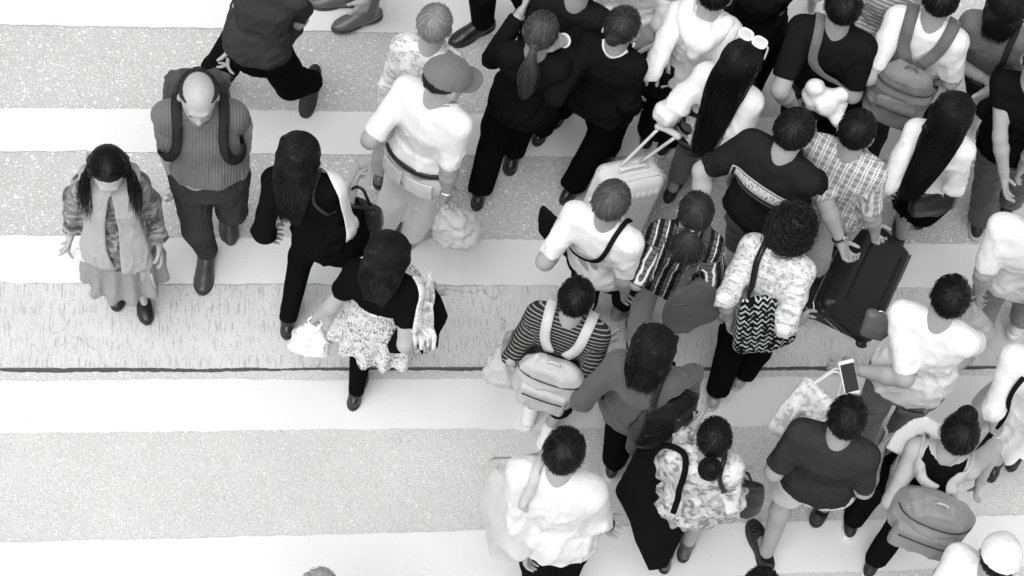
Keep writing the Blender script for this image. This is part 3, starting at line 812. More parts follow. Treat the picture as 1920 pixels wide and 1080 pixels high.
def do_hair(p, spec, seed):
    style, g = spec[0], spec[1]; opt = spec[2] if len(spec) > 2 else {}
    k = p.k; m = hairm(g, opt.get('rough', .42)); fr, bk = opt.get('front', .72), opt.get('back', -.42)
    if style == 'none': return
    c = p.hd + p.hu * .018 * k - p.hf * .010 * k; M = np.array([p.lr, p.hf, p.hu])
    vol = opt.get('vol', 1.0); mv = .96 if style == 'long' else 1.0
    F = Field(); F.add(dell(c, M, np.array([.083, .103, .097]) * k * vol * mv), .02)
    def hcut(Pt):
        q = (Pt - c) @ M.T; D = q / (np.linalg.norm(q, axis=-1, keepdims=True) + 1e-9)
        return -hairline(D[..., 2], D[..., 1], fr, bk) * .09
    if style != 'cap': F.cut(hcut)
    if opt.get('horseshoe'):
        F.cut(lambda Pt: (((Pt - c) @ M.T)[..., 2] - .045 * k) * 1.0)
        F.cut(lambda Pt: (((Pt - c) @ M.T)[..., 1] - .06 * k) * 1.0)
    if opt.get('bald', 0):     # thin crown: the scalp shows through
        bc = headpt(p, np.array([[0, -.25, .97]]))[0]; br = opt['bald']
        F.cut(lambda Pt: (br + .012 * vnoise((Pt * 60).reshape(-1, 3)).reshape(Pt.shape[:-1])) - np.linalg.norm(Pt - bc, axis=-1))
    wv = np.array([.06, -.42, .9])
    def hp(Vt):
        q = (Vt - c) @ M.T; D = q / np.linalg.norm(q, axis=1, keepdims=True)
        w = nrm(wv); A = nrm(np.cross(w, [1, 0, 0])); Bv = np.cross(w, A)
        ph = np.arctan2(D @ Bv, D @ A); a = np.arccos(np.clip(D @ w, -1, 1))
        return np.stack([ph * .35, a * .1, np.zeros(len(Vt))], 1)
    amp = .003 if style != 'curly' else .016
    if style == 'long': amp = .0008
    fq = 60 if style != 'curly' else 34
    def hd_(Vt):
        a = hp(Vt); return amp * vnoise(np.stack([a[:, 0] * fq, a[:, 1] * 25, a[:, 2]], 1), seed) + (amp * vnoise(Vt * 38, seed) if style == 'curly' else 0)
    o = part('hair', F, .0065, m, p.root, hd_, hp)
    n = opt.get('n', 420)
    sets = []
    if style in ('short', 'bald_sides', 'thin'):
        sets.append(strands(p, n, opt.get('len', .055), None, seed, vol=vol, front=fr, back=bk))
        if opt.get('horseshoe'):
            P_, r_ = sets[-1]; q_ = (P_ - c) @ M.T; kk_ = (q_[..., 2].max(1) < .048 * k) & (q_[..., 1].max(1) < .06 * k); sets[-1] = (P_[kk_], r_[kk_])
        if opt.get('bald', 0):
            bc = headpt(p, np.array([[0, -.25, .97]]))[0]; P_, r_ = sets[-1]
            kk_ = (np.linalg.norm(P_ - bc, axis=-1).min(1) > opt['bald'] * .93) | (RNG.random(len(P_)) < .65); sets[-1] = (P_[kk_], r_[kk_])
    elif style == 'curly':
        sets.append(strands(p, 700, .06, None, seed, vol=vol, curlamp=.55, lift=.02, rad=.0026, K=14, front=fr, back=bk))
    elif style in ('bun', 'pony'):
        sets.append(strands(p, n, .07, None, seed, vol=vol, front=fr, back=bk, lift=.001, swirl=0))
        bd = np.array([opt.get('at', (0, -1, .1))], float); bd /= np.linalg.norm(bd); bc = headpt(p, bd, opt.get('out', .028))[0]
        if style == 'bun':
            br = opt.get('r', .038); Bn = Field(); Bn.add(dell(bc, M, (br, br * .8, br)), .01)
            part('bun', Bn, .006, m, o, lambda Vt: .004 * np.sin(np.arctan2((Vt - bc) @ p.hu, (Vt - bc) @ p.lr) * 3 + np.linalg.norm(Vt - bc, axis=1) * 260) + .003 * vnoise(Vt * 70, 3), hp)
            rg = np.random.default_rng(seed); q = rg.standard_normal((160, 3)); q /= np.linalg.norm(q, axis=1, keepdims=True); ax = rg.standard_normal((160, 3)); ax -= (ax * q).sum(1, keepdims=True) * q; ax /= np.linalg.norm(ax, axis=1, keepdims=True)
            tt = np.linspace(0, 1.5, 9); Pp = bc + (q[:, None] * np.cos(tt)[None, :, None] + ax[:, None] * np.sin(tt)[None, :, None]) * (br * 1.02 + rg.random((160, 1, 1)) * .004)
            sets.append((Pp, np.full(Pp.shape[:2], .0016)))
        else:
            L_ = opt.get('L', .3); rg = np.random.default_rng(seed); nn = 220; K = 20
            st_ = bc + rg.standard_normal((nn, 3)) * .006; cur = st_.copy(); path = [headpt(p, bd, -.004)[0] + rg.standard_normal((nn, 3)) * .01, cur]
            v = np.tile(-p.hf * .7 - Z * .3, (nn, 1)) + rg.standard_normal((nn, 3)) * .13; wd = opt.get('w', .035)
            outw = rg.standard_normal((nn, 3)) * [1, 1, 0]
            for j in range(K - 2):
                v = v * .6 + .4 * (np.array([0, 0, -1.0])); prof = math.sin(min(1, (j + 1) / (K - 2)) * math.pi * .95) 
                nx = cur + v * L_ / (K - 2) * (.85 + .3 * rg.random((nn, 1)))
                tgt = nx.mean(0) + outw * wd * .5 * prof; nx[:, :2] += (tgt - nx)[:, :2] * .5
                dd = p.top.ev(nx); mm = dd < .006
                if mm.any(): nx[mm] += p.top.grad(nx[mm]) * (.007 + rg.random(mm.sum()) * .02 - dd[mm])[:, None]
                cur = nx; path.append(nx)
            Pp = np.stack(path, 1); sets.append((Pp, np.broadcast_to(np.linspace(.0032, .0012, K), Pp.shape[:2])))
            ctr = Pp.mean(0); Pm = Field()
            for j in range(1, K - 4): Pm.cap(ctr[j], ctr[j + 1], wd * .55 * math.sin((j + 1) / K * math.pi * .9) + .006, wd * .55 * math.sin((j + 2) / K * math.pi * .9) + .006, .01)
            part('ponytail', Pm, .0065, m, o, lambda Vt: .003 * vnoise(Vt * [90, 90, 8], 4), hp)
            T_ = [bc + (p.lr * math.cos(a_) + p.hu * math.sin(a_)) * .015 for a_ in np.linspace(0, 2 * math.pi, 12)]
            rod('hair_tie', T_, .006, solid(opt.get('tie', .05), .6, name='hair_tie'), o, 20, 6)
    elif style == 'long':
        L_ = opt.get('L', .35); nn = int(opt.get('n', 900) * 1.5)
        sets.append(fall(p, nn, L_, seed, back=opt.get('bk', 1.0), spread=opt.get('spread', 1.0), blow=opt.get('blow', (0, 0, 0)), rad=.0019, opt_w=opt.get('w', .085), front=opt.get('fronthair', False)))
        Pt = sets[0][0]
        # dense under-mass
        Mf = Field(); rg = np.random.default_rng(3); pick = rg.choice(len(Pt), 46, replace=False)
        lfb = np.cross(Z, p.lr)
        for i in pick:
            q = Pt[i] + lfb * (.012 if (Pt[i][-1] - p.hd) @ lfb < 0 else -.012)
            for j in range(5, Pt.shape[1] - 8, 3): Mf.cap(q[j], q[min(j + 3, Pt.shape[1] - 8)], .008, .006 if j < 13 else .003, .012)
        part('hair_length', Mf, .0075, m, o, None, lambda Vt: np.stack([(Vt - p.hd) @ p.lr * 3, Vt[:, 2] * 1.0, Vt[:, 0] * 0], 1))
    if sets:
        vs, fs, ps, off = [], [], [], 0
        for Pt, rr in sets:
            if len(Pt) == 0: continue
            v, f = tubes(Pt, rr, 3); vs.append(v); fs.append(f + off); off += len(v)
            rid = RNG.random(len(Pt)); a = np.repeat(rid, Pt.shape[1] * 3) * 7; b = np.tile(np.repeat(np.linspace(0, .3, Pt.shape[1]), 3), len(Pt)); ps.append(np.stack([a, b, a * 0], 1))
        mesh_obj('hair_strands', np.vstack(vs), np.vstack(fs), m, o, pat=np.vstack(ps))
# ---------------------------------------------------------------- the road
def aggregate(mortar=.50, stone=.76, scale=50, contrast=1.0, name='exposed_aggregate', dark=.25):
    m, nt, b = nmat(name); oc = N(nt, 'TexCoord').outputs['Object']
    w = N(nt, 'TexNoise'); w.inputs['Scale'].default_value = 22; w.inputs['Detail'].default_value = 2; L(nt, oc, w.inputs[0])
    dv = N(nt, 'VectorMath', operation='MULTIPLY_ADD'); L(nt, w.outputs['Color'], dv.inputs[0]); dv.inputs[1].default_value = (.03, .03, 0); L(nt, oc, dv.inputs[2])
    def layer(sc, thr, pick):
        v1 = N(nt, 'TexVoronoi', feature='F1'); v1.inputs['Scale'].default_value = sc; L(nt, dv.outputs[0], v1.inputs['Vector'])
        ve = N(nt, 'TexVoronoi', feature='DISTANCE_TO_EDGE'); ve.inputs['Scale'].default_value = sc; L(nt, dv.outputs[0], ve.inputs['Vector'])
        sp = N(nt, 'SeparateColor'); L(nt, v1.outputs['Color'], sp.inputs[0])
        thv = mth(nt, 'MULTIPLY_ADD', sp.outputs[1], .16, thr)
        e = mth(nt, 'MULTIPLY', mth(nt, 'SUBTRACT', ve.outputs['Distance'], thv), 14.0); e = mth(nt, 'MINIMUM', mth(nt, 'MAXIMUM', e, 0.0), 1.0)
        pk = mth(nt, 'GREATER_THAN', sp.outputs[0], pick)
        rim = mth(nt, 'MULTIPLY', mth(nt, 'LESS_THAN', mth(nt, 'ABSOLUTE', mth(nt, 'SUBTRACT', ve.outputs['Distance'], thv)), .035), pk)
        return mth(nt, 'MULTIPLY', e, pk), sp.outputs[2], rim
    s1, c1, r1 = layer(scale, .10, .42); s2, c2, r2 = layer(scale * 1.9, .07, .18); s3, c3, r3 = layer(scale * 3.6, .08, .15)
    n = noise(nt, oc, 60, 4, .7); big = noise(nt, oc, 1.1, 4, .6); med = noise(nt, oc, 7, 3)
    mo = mixc(nt, n, mortar * .78, mortar * 1.22)
    def st(cv): return mixc(nt, cv, stone * .82, stone * 1.12)
    col = mixc(nt, mth(nt, 'MULTIPLY', s3, .6), mo, st(c3)); col = mixc(nt, mth(nt, 'MULTIPLY', r2, .3), col, mortar * .6)
    col = mixc(nt, mth(nt, 'MULTIPLY', s2, .85), col, st(c2)); col = mixc(nt, mth(nt, 'MULTIPLY', r1, .4), col, mortar * .55); col = mixc(nt, mth(nt, 'MULTIPLY', s1, .92), col, st(c1))
    sp = ramp(nt, mth(nt, 'MULTIPLY', noise(nt, oc, 90, 3, .8), med), [(.38, 0), (.45, 1)])
    col = mixc(nt, mth(nt, 'MULTIPLY', sp, .5), col, mortar * .35)
    col = mixc(nt, 1.0, col, mth(nt, 'MULTIPLY_ADD', big, .3, .85), 'MULTIPLY')
    L(nt, col, b.inputs['Base Color']); b.inputs['Roughness'].default_value = .8; b.inputs['Specular IOR Level'].default_value = .2
    h = mth(nt, 'ADD', mth(nt, 'MULTIPLY', s1, 1.0), mth(nt, 'ADD', mth(nt, 'MULTIPLY', s2, .5), mth(nt, 'MULTIPLY', n, .4)))
    bump(nt, b, h, .5, .0035)
    return m
def paintm():
    m, nt, b = nmat('road_paint'); oc = N(nt, 'TexCoord').outputs['Object']
    spk = ramp(nt, noise(nt, oc, 42, 4, .75), [(.62, 0), (.72, 1)]); ms = ramp(nt, noise(nt, oc, 2.1, 3), [(.42, 0), (.62, 1)])
    col = mixc(nt, mth(nt, 'MULTIPLY', mth(nt, 'MULTIPLY', spk, ms), .5), .80, .30)
    dirt = noise(nt, oc, 1.6, 5, .65)
    col = mixc(nt, 1.0, col, mth(nt, 'MULTIPLY_ADD', dirt, .14, .92), 'MULTIPLY')
    wr = ramp(nt, mth(nt, 'MULTIPLY', noise(nt, oc, 6, 5, .7), noise(nt, oc, 70, 3, .7)), [(.40, 0), (.50, 1)])
    col = mixc(nt, mth(nt, 'MULTIPLY', wr, .5), col, .55)
    L(nt, col, b.inputs['Base Color']); b.inputs['Roughness'].default_value = .6; b.inputs['Specular IOR Level'].default_value = .3
    bump(nt, b, mth(nt, 'ADD', noise(nt, oc, 110, 4, .7), mth(nt, 'MULTIPLY', noise(nt, oc, 12, 3), .6)), .35, .003)
    return m
def concretem(ang):
    m, nt, b = nmat('brushed_concrete'); oc = N(nt, 'TexCoord').outputs['Object']
    rv = mapv(nt, oc, (1, 1, 1), (0, 0, -ang))
    g1 = noise(nt, mapv(nt, rv, (150, 10, 1)), 1.0, 3, .6)
    gate = ramp(nt, noise(nt, rv, 1.3, 3), [(.35, .6), (.62, 1)])
    gr = ramp(nt, g1, [(.565, 0), (.64, 1)]); gr = mth(nt, 'MULTIPLY', gr, gate)
    pits = ramp(nt, noise(nt, oc, 75, 4, .75), [(.585, 0), (.66, 1)])
    stain = noise(nt, oc, 3.0, 5, .65)
    col = mixc(nt, mth(nt, 'MULTIPLY', gr, .75), .66, .36)
    col = mixc(nt, mth(nt, 'MULTIPLY', pits, .5), col, .28)
    col = mixc(nt, 1.0, col, mth(nt, 'MULTIPLY_ADD', stain, .3, .85), 'MULTIPLY')
    vo = N(nt, 'TexVoronoi', feature='DISTANCE_TO_EDGE'); vo.inputs['Scale'].default_value = 1.1
    dn = N(nt, 'TexNoise'); dn.inputs['Scale'].default_value = 5; dn.inputs['Detail'].default_value = 5; L(nt, oc, dn.inputs[0])
    va = N(nt, 'VectorMath', operation='MULTIPLY_ADD'); L(nt, dn.outputs['Color'], va.inputs[0]); va.inputs[1].default_value = (.35, .35, 0); L(nt, oc, va.inputs[2]); L(nt, va.outputs[0], vo.inputs['Vector'])
    ck = mth(nt, 'MULTIPLY', mth(nt, 'LESS_THAN', vo.outputs['Distance'], .0035), ramp(nt, noise(nt, oc, .9, 2), [(.5, 0), (.56, 1)]))
    col = mixc(nt, mth(nt, 'MULTIPLY', ck, .4), col, .2)
    L(nt, col, b.inputs['Base Color']); b.inputs['Roughness'].default_value = .85; b.inputs['Specular IOR Level'].default_value = .2
    h = mth(nt, 'SUBTRACT', noise(nt, oc, 90, 4, .7), mth(nt, 'ADD', mth(nt, 'MULTIPLY', gr, 1.3), pits)); bump(nt, b, h, .5, .003)
    return m

e1a, e1b = at(0, 203), at(1827, 226)
SD = nrm((at(0, 812.5) - at(1660, 798.5)) * -1 + (at(1827, 226) - at(0, 203)) ); SD[2] = 0; SD = nrm(SD)
def band_sheet(name, Lt, Lb, z, mat, x0, x1, jag=.0025, kind='structure', jz=0, end=False, thick=0.0):
    """Lt, Lb: ((px,py),(px,py)) top and bottom edges in the photo, taken to the ground"""
    rows = []
    rg = np.random.default_rng(abs(int(Lt[0][1] * 3 + 5)))
    n = int((x1 - x0) / .014)
    for Ln in (Lt, Lb):
        a, b = at(*Ln[0]), at(*Ln[1]); dd = b - a; dd /= dd @ SD
        pr = np.array([-SD[1], SD[0], 0]); base = a - dd * (a @ SD)
        s = np.linspace(x0, x1, n)
        w = np.interp(np.arange(n), np.arange(0, n + 5, 5), rg.standard_normal(len(np.arange(0, n + 5, 5)))) * jag * .9 + rg.standard_normal(n) * jag * .45 + np.interp(np.arange(n), np.arange(0, n + 40, 40), rg.standard_normal(len(np.arange(0, n + 40, 40)))) * jag * 1.0
        rows.append(base + s[:, None] * dd + w[:, None] * pr + Z * z)
    top, bot = rows
    k = 6; V_ = []
    for j in range(k + 1):
        t = j / k; V_.append(top * (1 - t) + bot * t)
    if end:   # ragged cut end
        for j in range(k + 1): V_[j][-1] += SD * rg.standard_normal() * .004 + SD * (j / k) * end
    V_ = np.array(V_); idx = np.arange(V_.shape[0] * n).reshape(-1, n)
    F = np.stack([idx[1:, :-1], idx[1:, 1:], idx[:-1, 1:], idx[:-1, :-1]], -1).reshape(-1, 4)
    o = mesh_obj(name, V_.reshape(-1, 3), F, mat, None, smooth=False)
    return tag(o, kind=kind)

gm = aggregate()
gv = [(-60, -60, 0), (60, -60, 0), (60, 60, 0), (-60, 60, 0)]
ground = tag(mesh_obj('road', np.array(gv, float), [[0, 1, 2, 3]], gm, None, smooth=False), kind='structure')
ang = math.atan2(SD[1], SD[0])
pm = paintm()
xe = at(1836, 258) @ SD
X0, X1 = at(0, 600) @ SD - 3.0, at(1920, 500) @ SD + 3.0
fine = aggregate(.58, .80, 62, name='fine_aggregate')
# concrete slab and the lane beyond the joint
band_sheet('pavement', ((0, 532), (1700, 541)), ((0, 691), (1900, 687.3)), .004, concretem(ang), X0, X1, .003)
band_sheet('road', ((0, 698.5), (1900, 694)), ((0, 1700), (1900, 1560)), .004, fine, X0, X1, .003)
jm = solid(.09, .9, name='joint_tar', nb=200, bs=.6)
band_sheet('road', ((0, 690.5), (1900, 686.8)), ((0, 699.5), (1900, 695.2)), .002, jm, X0, X1, .0)
for i, (a, b_, x1) in enumerate([
    (((0, -42), (1530, 3)), ((0, 48), (1530, 79)), xe - .04), (((0, 203), (1827, 226)), ((0, 284.7), (1846, 301.5)), xe),
    (((0, 442.5), (1760, 458)), ((0, 531.5), (1700, 540.5)), xe + .03), (((0, 715), (1800, 707.5)), ((0, 812.5), (1660, 798.5)), xe + .45), (((0, 1019.7), (1920, 967.5)), ((0, 1135), (1560, 1075)), xe + .45)]):
    band_sheet('crosswalk_stripe', a, b_, .008, pm, X0, x1, .0028, end=.015)
# ---------------------------------------------------------------- the crowd
UP = 'people walking up the crossing'; DN = 'people walking down the crossing'
BLK = cloth(.006); DGR = cloth(.035)
person('scarf', (203, 322), 1.52, (.03, 1), [(224, 516), (266, 542)], hands=((296, 452, .78), (132, 436, .78)), tilt=24, top=('floral', .06, .9, .34, 2.6), sleeve=1.95, hem=.42, infl=.03, flare=.03, tflare=.0,
       bottom=cloth(.28), bkind='skirt', blen=.27, shoes=('flat', .012), hair=('long', .008, dict(L=.30, n=800, fronthair=True)), eyes=True, group=DN,
       label='woman facing us at the far left in a striped cardigan and a long pale scarf')
person('baldpack', (372, 182), 1.72, (.03, 1), [(388, 470), (425, 395)], hands=((466, 262, .85), (326, 345, .80)), pelvis=(393, 322), tilt=16, sex='m', top=('rib', .15), sleeve=.95, hem=.575, infl=.03,
       bottom=cloth(.05), bkind='slim', shoes=('shoe', .05), hair=('short', .03, dict(horseshoe=True, n=500)), eyes=True, group=DN, skin_g=.42,
       label='bald man facing us in a grey ribbed shirt, wearing backpack straps')
person('stripewalk', (500, -62), 1.74, (-.55, 1), [(582, 172), (400, 160)], pelvis=(482, 82), hands=((545, 70, .90), (438, 78, .92)), sex='m', fat=.84, top=('plain', .05), sleeve=1.9, hem=.52, bottom=BLK, shoes=('sneaker', .02, .75),
       hair=('short', .012), group=DN, curl=(1.3, .5), label='person in a dark shirt and black trousers striding at the top, behind the bald man')
person('booted', (715, -240), 1.7, (-1, .15), [(690, 22), (652, -12)], sex='m', top=('plain', .1), bottom=cloth(.14), blen=.86, shoes=('boot', .10, .03), hair=('short', .012), group='people crossing the road',
       label='person beyond the top edge of whom only a leg in a scuffed ankle boot shows')
person('palehair', (815, 48), 1.6, (.4, -1), [(715, 318), (770, 300)], hands=(None, None), top=('floral', .78, .9, .42, 2.2), sleeve=1.2, hem=.48, infl=.026, bottom=cloth(.35), shoes=('shoe', .1),
       hair=('short', .42, dict(rough=.5, len=.07)), group=UP, label='person with pale hair and pale patterned shirt, just ahead of the man in a cap')
person('capman', (838, 150), 1.72, (1, -1), [(712, 440), (772, 438)], look=(1, -.25), hands=((748, 232, 1.05), (838, 362, .84)), elbows=(None, None), sex='m', fat=1.04, top=('plain', .80), sleeve=.9, hem=.575, infl=.026, fold=.005,
       bottom=cloth(.70), shoes=('shoe', .5, .45), hair=('short', .03, dict(n=200)), group=UP, label='stout man in a grey cap, white t-shirt and pale trousers, carrying a plastic bag', curl=(.5, 1.2))
person('ponysuit', (1014, 62), 1.62, (.4, -1), [(900, 358), (1018, 242)], hands=((975, 25, 1.25), (1052, 78, 1.42)), elbows=((926, 92, 1.12), (1105, 160, 1.1)), top=('plain', .010), sleeve=1.9, hem=.46, infl=.022,
       bottom=cloth(.006), shoes=('shoe', .012, .02), hair=('pony', .10, dict(L=.34, out=.02, at=(0, -1, -.05), rough=.35)), group='women in black suits', label='woman in a black suit with a brown ponytail and one hand raised to her face')
person('bunsuit', (1166, 52), 1.64, (.6, -1), [(1072, 350), (1125, 248)], hands=((1095, 120, 1.2), (1186, 198, .85)), top=('plain', .009), sleeve=1.9, hem=.47, infl=.022,
       bottom=cloth(.005), shoes=('shoe', .012, .02), hair=('bun', .05, dict(at=(0, -.95, .05), r=.03, out=.012, rough=.33)), group='women in black suits', label='woman in a black suit with hair in a low bun and small bright earrings')
person('frontsuit', (1092, -38), 1.68, (.4, -1), [(962, 288), (1050, 205)], hands=(None, (1165, 90, .85)), sex='m', top=('plain', .014), sleeve=1.9, hem=.48, bottom=cloth(.006), shoes=('shoe', .012), hair=('short', .02),
       group='people crossing the road', label='person in dark clothes at the top edge, ahead of the ponytailed woman in black')
person('darkleg', (1010, -210), 1.7, (-.8, .5), [(905, 40), (985, 20)], sex='m', top=('plain', .02), sleeve=1.9, bottom=cloth(.008), shoes=('shoe', .015), hair=('short', .02), group='people crossing the road',
       label='person beyond the top edge of whom only black trouser legs and dark shoes show')
person('whitetop', (1228, -130), 1.66, (.3, -1), None, hands=(None, None), sex='m', top=('plain', .72), sleeve=1.8, hem=.5, bottom=BLK, shoes=('shoe', .02), hair=('short', .012), group=UP,
       label='person in a pale shirt cut by the top edge, ahead of the white hooded top')
person('hoodie', (1340, -12), 1.66, (.35, -1), [(1216, 248), (1250, 262)], hands=((1200, 135, 1.0), None), sex='f', fat=1.12, top=('plain', .79), sleeve=1.3, hem=.50, infl=.03, fold=.012, bottom=cloth(.012), shoes=('sneaker', .012, .6),
       hair=('short', .010), group=UP, label='person in a white hooded top and black trousers with a dark shoulder bag')
person('blackbag', (1440, -85), 1.66, (.3, -1), [(1375, 190), (1400, 175)], hands=((1360, 40, 1.0), (1452, 20, .85)), top=('plain', .010), sleeve=.6, hem=.48, bottom=BLK, shoes=('shoe', .02), hair=('short', .01), group=UP,
       label='person in black cut by the top edge, right of the white hooded top')
person('barelegs', (1560, -235), 1.6, (-.2, 1), [(1447, 48), (1520, 5)], top=('plain', .3), bottom=cloth(.2), blen=.45, shoes=('flat', .8, .8), hair=('short', .02), group='people crossing the road',
       label='person beyond the top edge of whom only a bare leg and white shoe show')
person('sunglasses', (1388, 118), 1.62, (.75, -1), [(1262, 352), (1330, 320)], hands=((1258, 232, .88), None), elbows=((1262, 205, 1.1), None), top=('plain', .80), sleeve=1.15, hem=.50, infl=.032, fold=.014, bottom=cloth(.13), bkind='slim', blen=.9,
       shoes=('sandal', .02, .6), hair=('long', .007, dict(L=.62, n=1100, bk=.85, spread=.8)), group=UP, curl=(1.3, .4), label='woman with waist-length black hair, white blouse and white sunglasses on her head')
person('blackpack', (1580, 15), 1.74, (.25, -1), [(1492, 300), (1550, 240)], hands=((1490, 200, 1.0), (1600, 160, .95)), sex='m', fat=1.1, top=('plain', .012), sleeve=.8, hem=.48, infl=.03, bottom=cloth(.012), shoes=('shoe', .02), hair=('short', .010),
       group=UP, label='man in plain black with a wide grey strap slanting across his back')
person('printtee', (1488, 248), 1.76, (.8, -1), [(1352, 545), (1425, 500)], hands=((1318, 415, .95), (1530, 380, .95)), elbows=((1300, 350, 1.1), (1540, 350, 1.1)), sex='m', fat=1.14, top=('plain', .020), sleeve=.85, hem=.49, infl=.028, fold=.009, bottom=cloth(.075), blen=.62,
       shoes=('shoe', .03), hair=('short', .014, dict(n=500)), group=UP, label='man in a black t-shirt with a printed panel across the back', skin_g=.5)
person('plaidman', (1605, 248), 1.68, (.5, -1), [(1530, 505), (1572, 450)], hands=((1578, 458, .92), (1640, 432, .86)), sex='m', fat=1.1, top=('plaid', .78, .9, .10), sleeve=.9, hem=.48, infl=.03, fold=.010, bottom=cloth(.50),
       shoes=('shoe', .1), hair=('short', .012, dict(n=500)), group=UP, curl=(1.0, 1.2), label='man in a checked short-sleeved shirt pulling the black suitcase')
person('whitetop2', (1785, 215), 1.63, (.4, -1), [(1690, 440), (1735, 400)], hands=((1668, 352, .90), (1800, 330, .9)), top=('plain', .79), sleeve=1.7, hem=.53, infl=.018, bottom=cloth(.006), bkind='skirt', blen=.28,
       shoes=('flat', .02), hair=('long', .006, dict(L=.55, n=1100, bk=.8, spread=.8)), group=UP, label='woman with long black hair over a tight white top, black skirt and black handbag')
person('vestpack', (1762, 0), 1.74, (.35, -1), [(1625, 292), (1722, 250)], hands=((1645, 130, 1.05), (1800, 120, 1.0)), sex='m', top=('plain', .79), sleeve=.85, hem=.5, infl=.026, bottom=cloth(.03), shoes=('shoe', .03), hair=('short', .009),
       group=UP, label='man in a white shirt with grey shoulder straps and a striped grey backpack')
person('stripetop', (1712, -95), 1.66, (.3, -1), None, sex='f', top=('stripe', .30, .9, .75, 1.4), sleeve=.7, hem=.5, bottom=DGR, shoes=('shoe', .03), hair=('short', .02), group=UP,
       label='person in a striped grey shirt cut by the top edge near the corner')
person('greytee', (1888, 8), 1.68, (.3, -1), [(1838, 222), (1888, 205)], hands=((1850, 150, 1.0), (1845, 175, 1.1)), elbows=((1815, 100, 1.15), (1925, 140, 1.1)), top=('plain', .16), sleeve=.7, hem=.5, infl=.024, bottom=cloth(.03), blen=.8,
       shoes=('sneaker', .75, .8), hair=('long', .01, dict(L=.16, n=400)), group=UP, label='woman in a grey t-shirt and dark trousers at the top right with white shoes')
person('rightdress', (1948, 118), 1.64, (.3, -1), [(1838, 415), (1895, 380)], hands=((1884, 372, .78), None), top=('plain', .008), sleeve=.4, hem=.46, infl=.024, bottom=cloth(.07), shoes=('sneaker', .015, .5), hair=('bun', .02, dict(r=.04)),
       group=UP, label='woman in a black top and grey trousers cut by the right edge')
person('greyhead', (1146, 380), 1.63, (.6, -1), [(1085, 600), (1172, 565)], hands=((1050, 455, .95), (1172, 545, .82)), sex='m', fat=1.1, top=('plain', .80), sleeve=.85, hem=.52, infl=.02, fold=.009,
       bottom=cloth(.012), shoes=('sneaker', .2, .3), hair=('short', .16, dict(rough=.5, len=.07, n=700)), group=UP, label='grey-haired man in a white t-shirt with a thin black strap across his back')
person('plaidwoman', (1303, 400), 1.58, (.2, -1), [(1192, 628), (1272, 590)], hands=((1198, 478, .95), (1342, 575, .80)), top=('windowpane', .02, .9, .80), sleeve=.97, hem=.49, infl=.028, bottom=cloth(.34), bkind='slim',
       shoes=('shoe', .5), hair=('pony', .05, dict(L=.20, w=.085, out=.018, at=(0, -1, -.25), tie=.6)), group=UP, label='woman in a black and white checked blouse with a short thick ponytail')
person('curly', (1480, 435), 1.56, (.5, -1), [(1345, 735), (1395, 700)], hands=((1368, 598, .86), (1500, 600, .9)), fat=1.06, top=('floral', .84, .9, .40, 1.4), sleeve=1.0, hem=.47, infl=.038, fold=.012, flare=.02, bottom=cloth(.006),
       shoes=('flat', .32, .5), hair=('curly', .020, dict(vol=1.13)), group=UP, label='curly-haired woman in a pale flowered blouse with a patterned black tote bag')
person('stripepack', (1080, 560), 1.55, (.35, -1), [(995, 768), (1030, 805)], hands=((950, 645, .85), (1120, 660, .95)), sex='m', fat=1.05, top=('stripe', .03, .9, .30, 1.1), sleeve=1.0, hem=.48, infl=.026, bottom=cloth(.01), blen=.8,
       shoes=('sneaker', .80, .8), hair=('short', .009, dict(len=.07)), group=UP, label='dark-haired person in a dark striped t-shirt with a pale backpack')
person('greyjacket', (1225, 652), 1.6, (.35, -1), [(1152, 865), (1215, 830)], hands=((1128, 665, 1.05), (1290, 765, .88)), elbows=((1100, 705, 1.05), (1300, 720, 1.05)), top=('plain', .10), sleeve=1.7, hem=.46, infl=.026, flare=.03, bottom=cloth(.006),
       shoes=('flat', .02, .7), hair=('long', .010, dict(L=.20, n=600, bk=.8, spread=.6)), group=UP, label='woman in a grey jacket and black trousers with a black shoulder bag')
person('bunhoodie', (1337, 822), 1.5, (.1, -1), [(1250, 1040), (1290, 1020)], hands=((1300, 800, 1.0), (1385, 905, .86)), elbows=((1235, 882, .92), None), top=('floral', .74, .9, .22, 3.2), sleeve=1.9, hem=.47, infl=.032, fold=.014, bottom=cloth(.40), bkind='skirt', blen=.40,
       shoes=('shoe', .1), hair=('bun', .010, dict(r=.045, out=.045, at=(0, -1, -.35))), group=UP, label='person with a dark low bun and pale patterned top beside the long black bag')
person('whiteshirt', (1057, 848), 1.7, (.3, -1), [(1010, 1150), (1040, 1120)], hands=((985, 1030, .86), (1140, 985, .86)), sex='m', fat=1.10, top=('plain', .68), sleeve=1.5, hem=.51, infl=.042, fold=.010, bottom=cloth(.008),
       shoes=('shoe', .02), hair=('short', .009, dict(len=.06)), group=UP, label='dark-haired man in a loose white shirt, left of the long black bag')
person('croc', (1587, 785), 1.66, (.3, -1), [(1438, 1035), (1545, 950)], footdir=((-.35, -1), None), skin_g=.36, hands=((1478, 815, 1.0), (1648, 850, 1.0)), elbows=((1448, 870, .98), None), sex='m', fat=1.06, top=('plain', .035), sleeve=.85, hem=.50, infl=.026, bottom=cloth(.62), blen=.46,
       shoes=('croc', .02), hair=('short', .009, dict(len=.06)), group=UP, label='dark-haired boy in a charcoal t-shirt, pale shorts and perforated clogs')
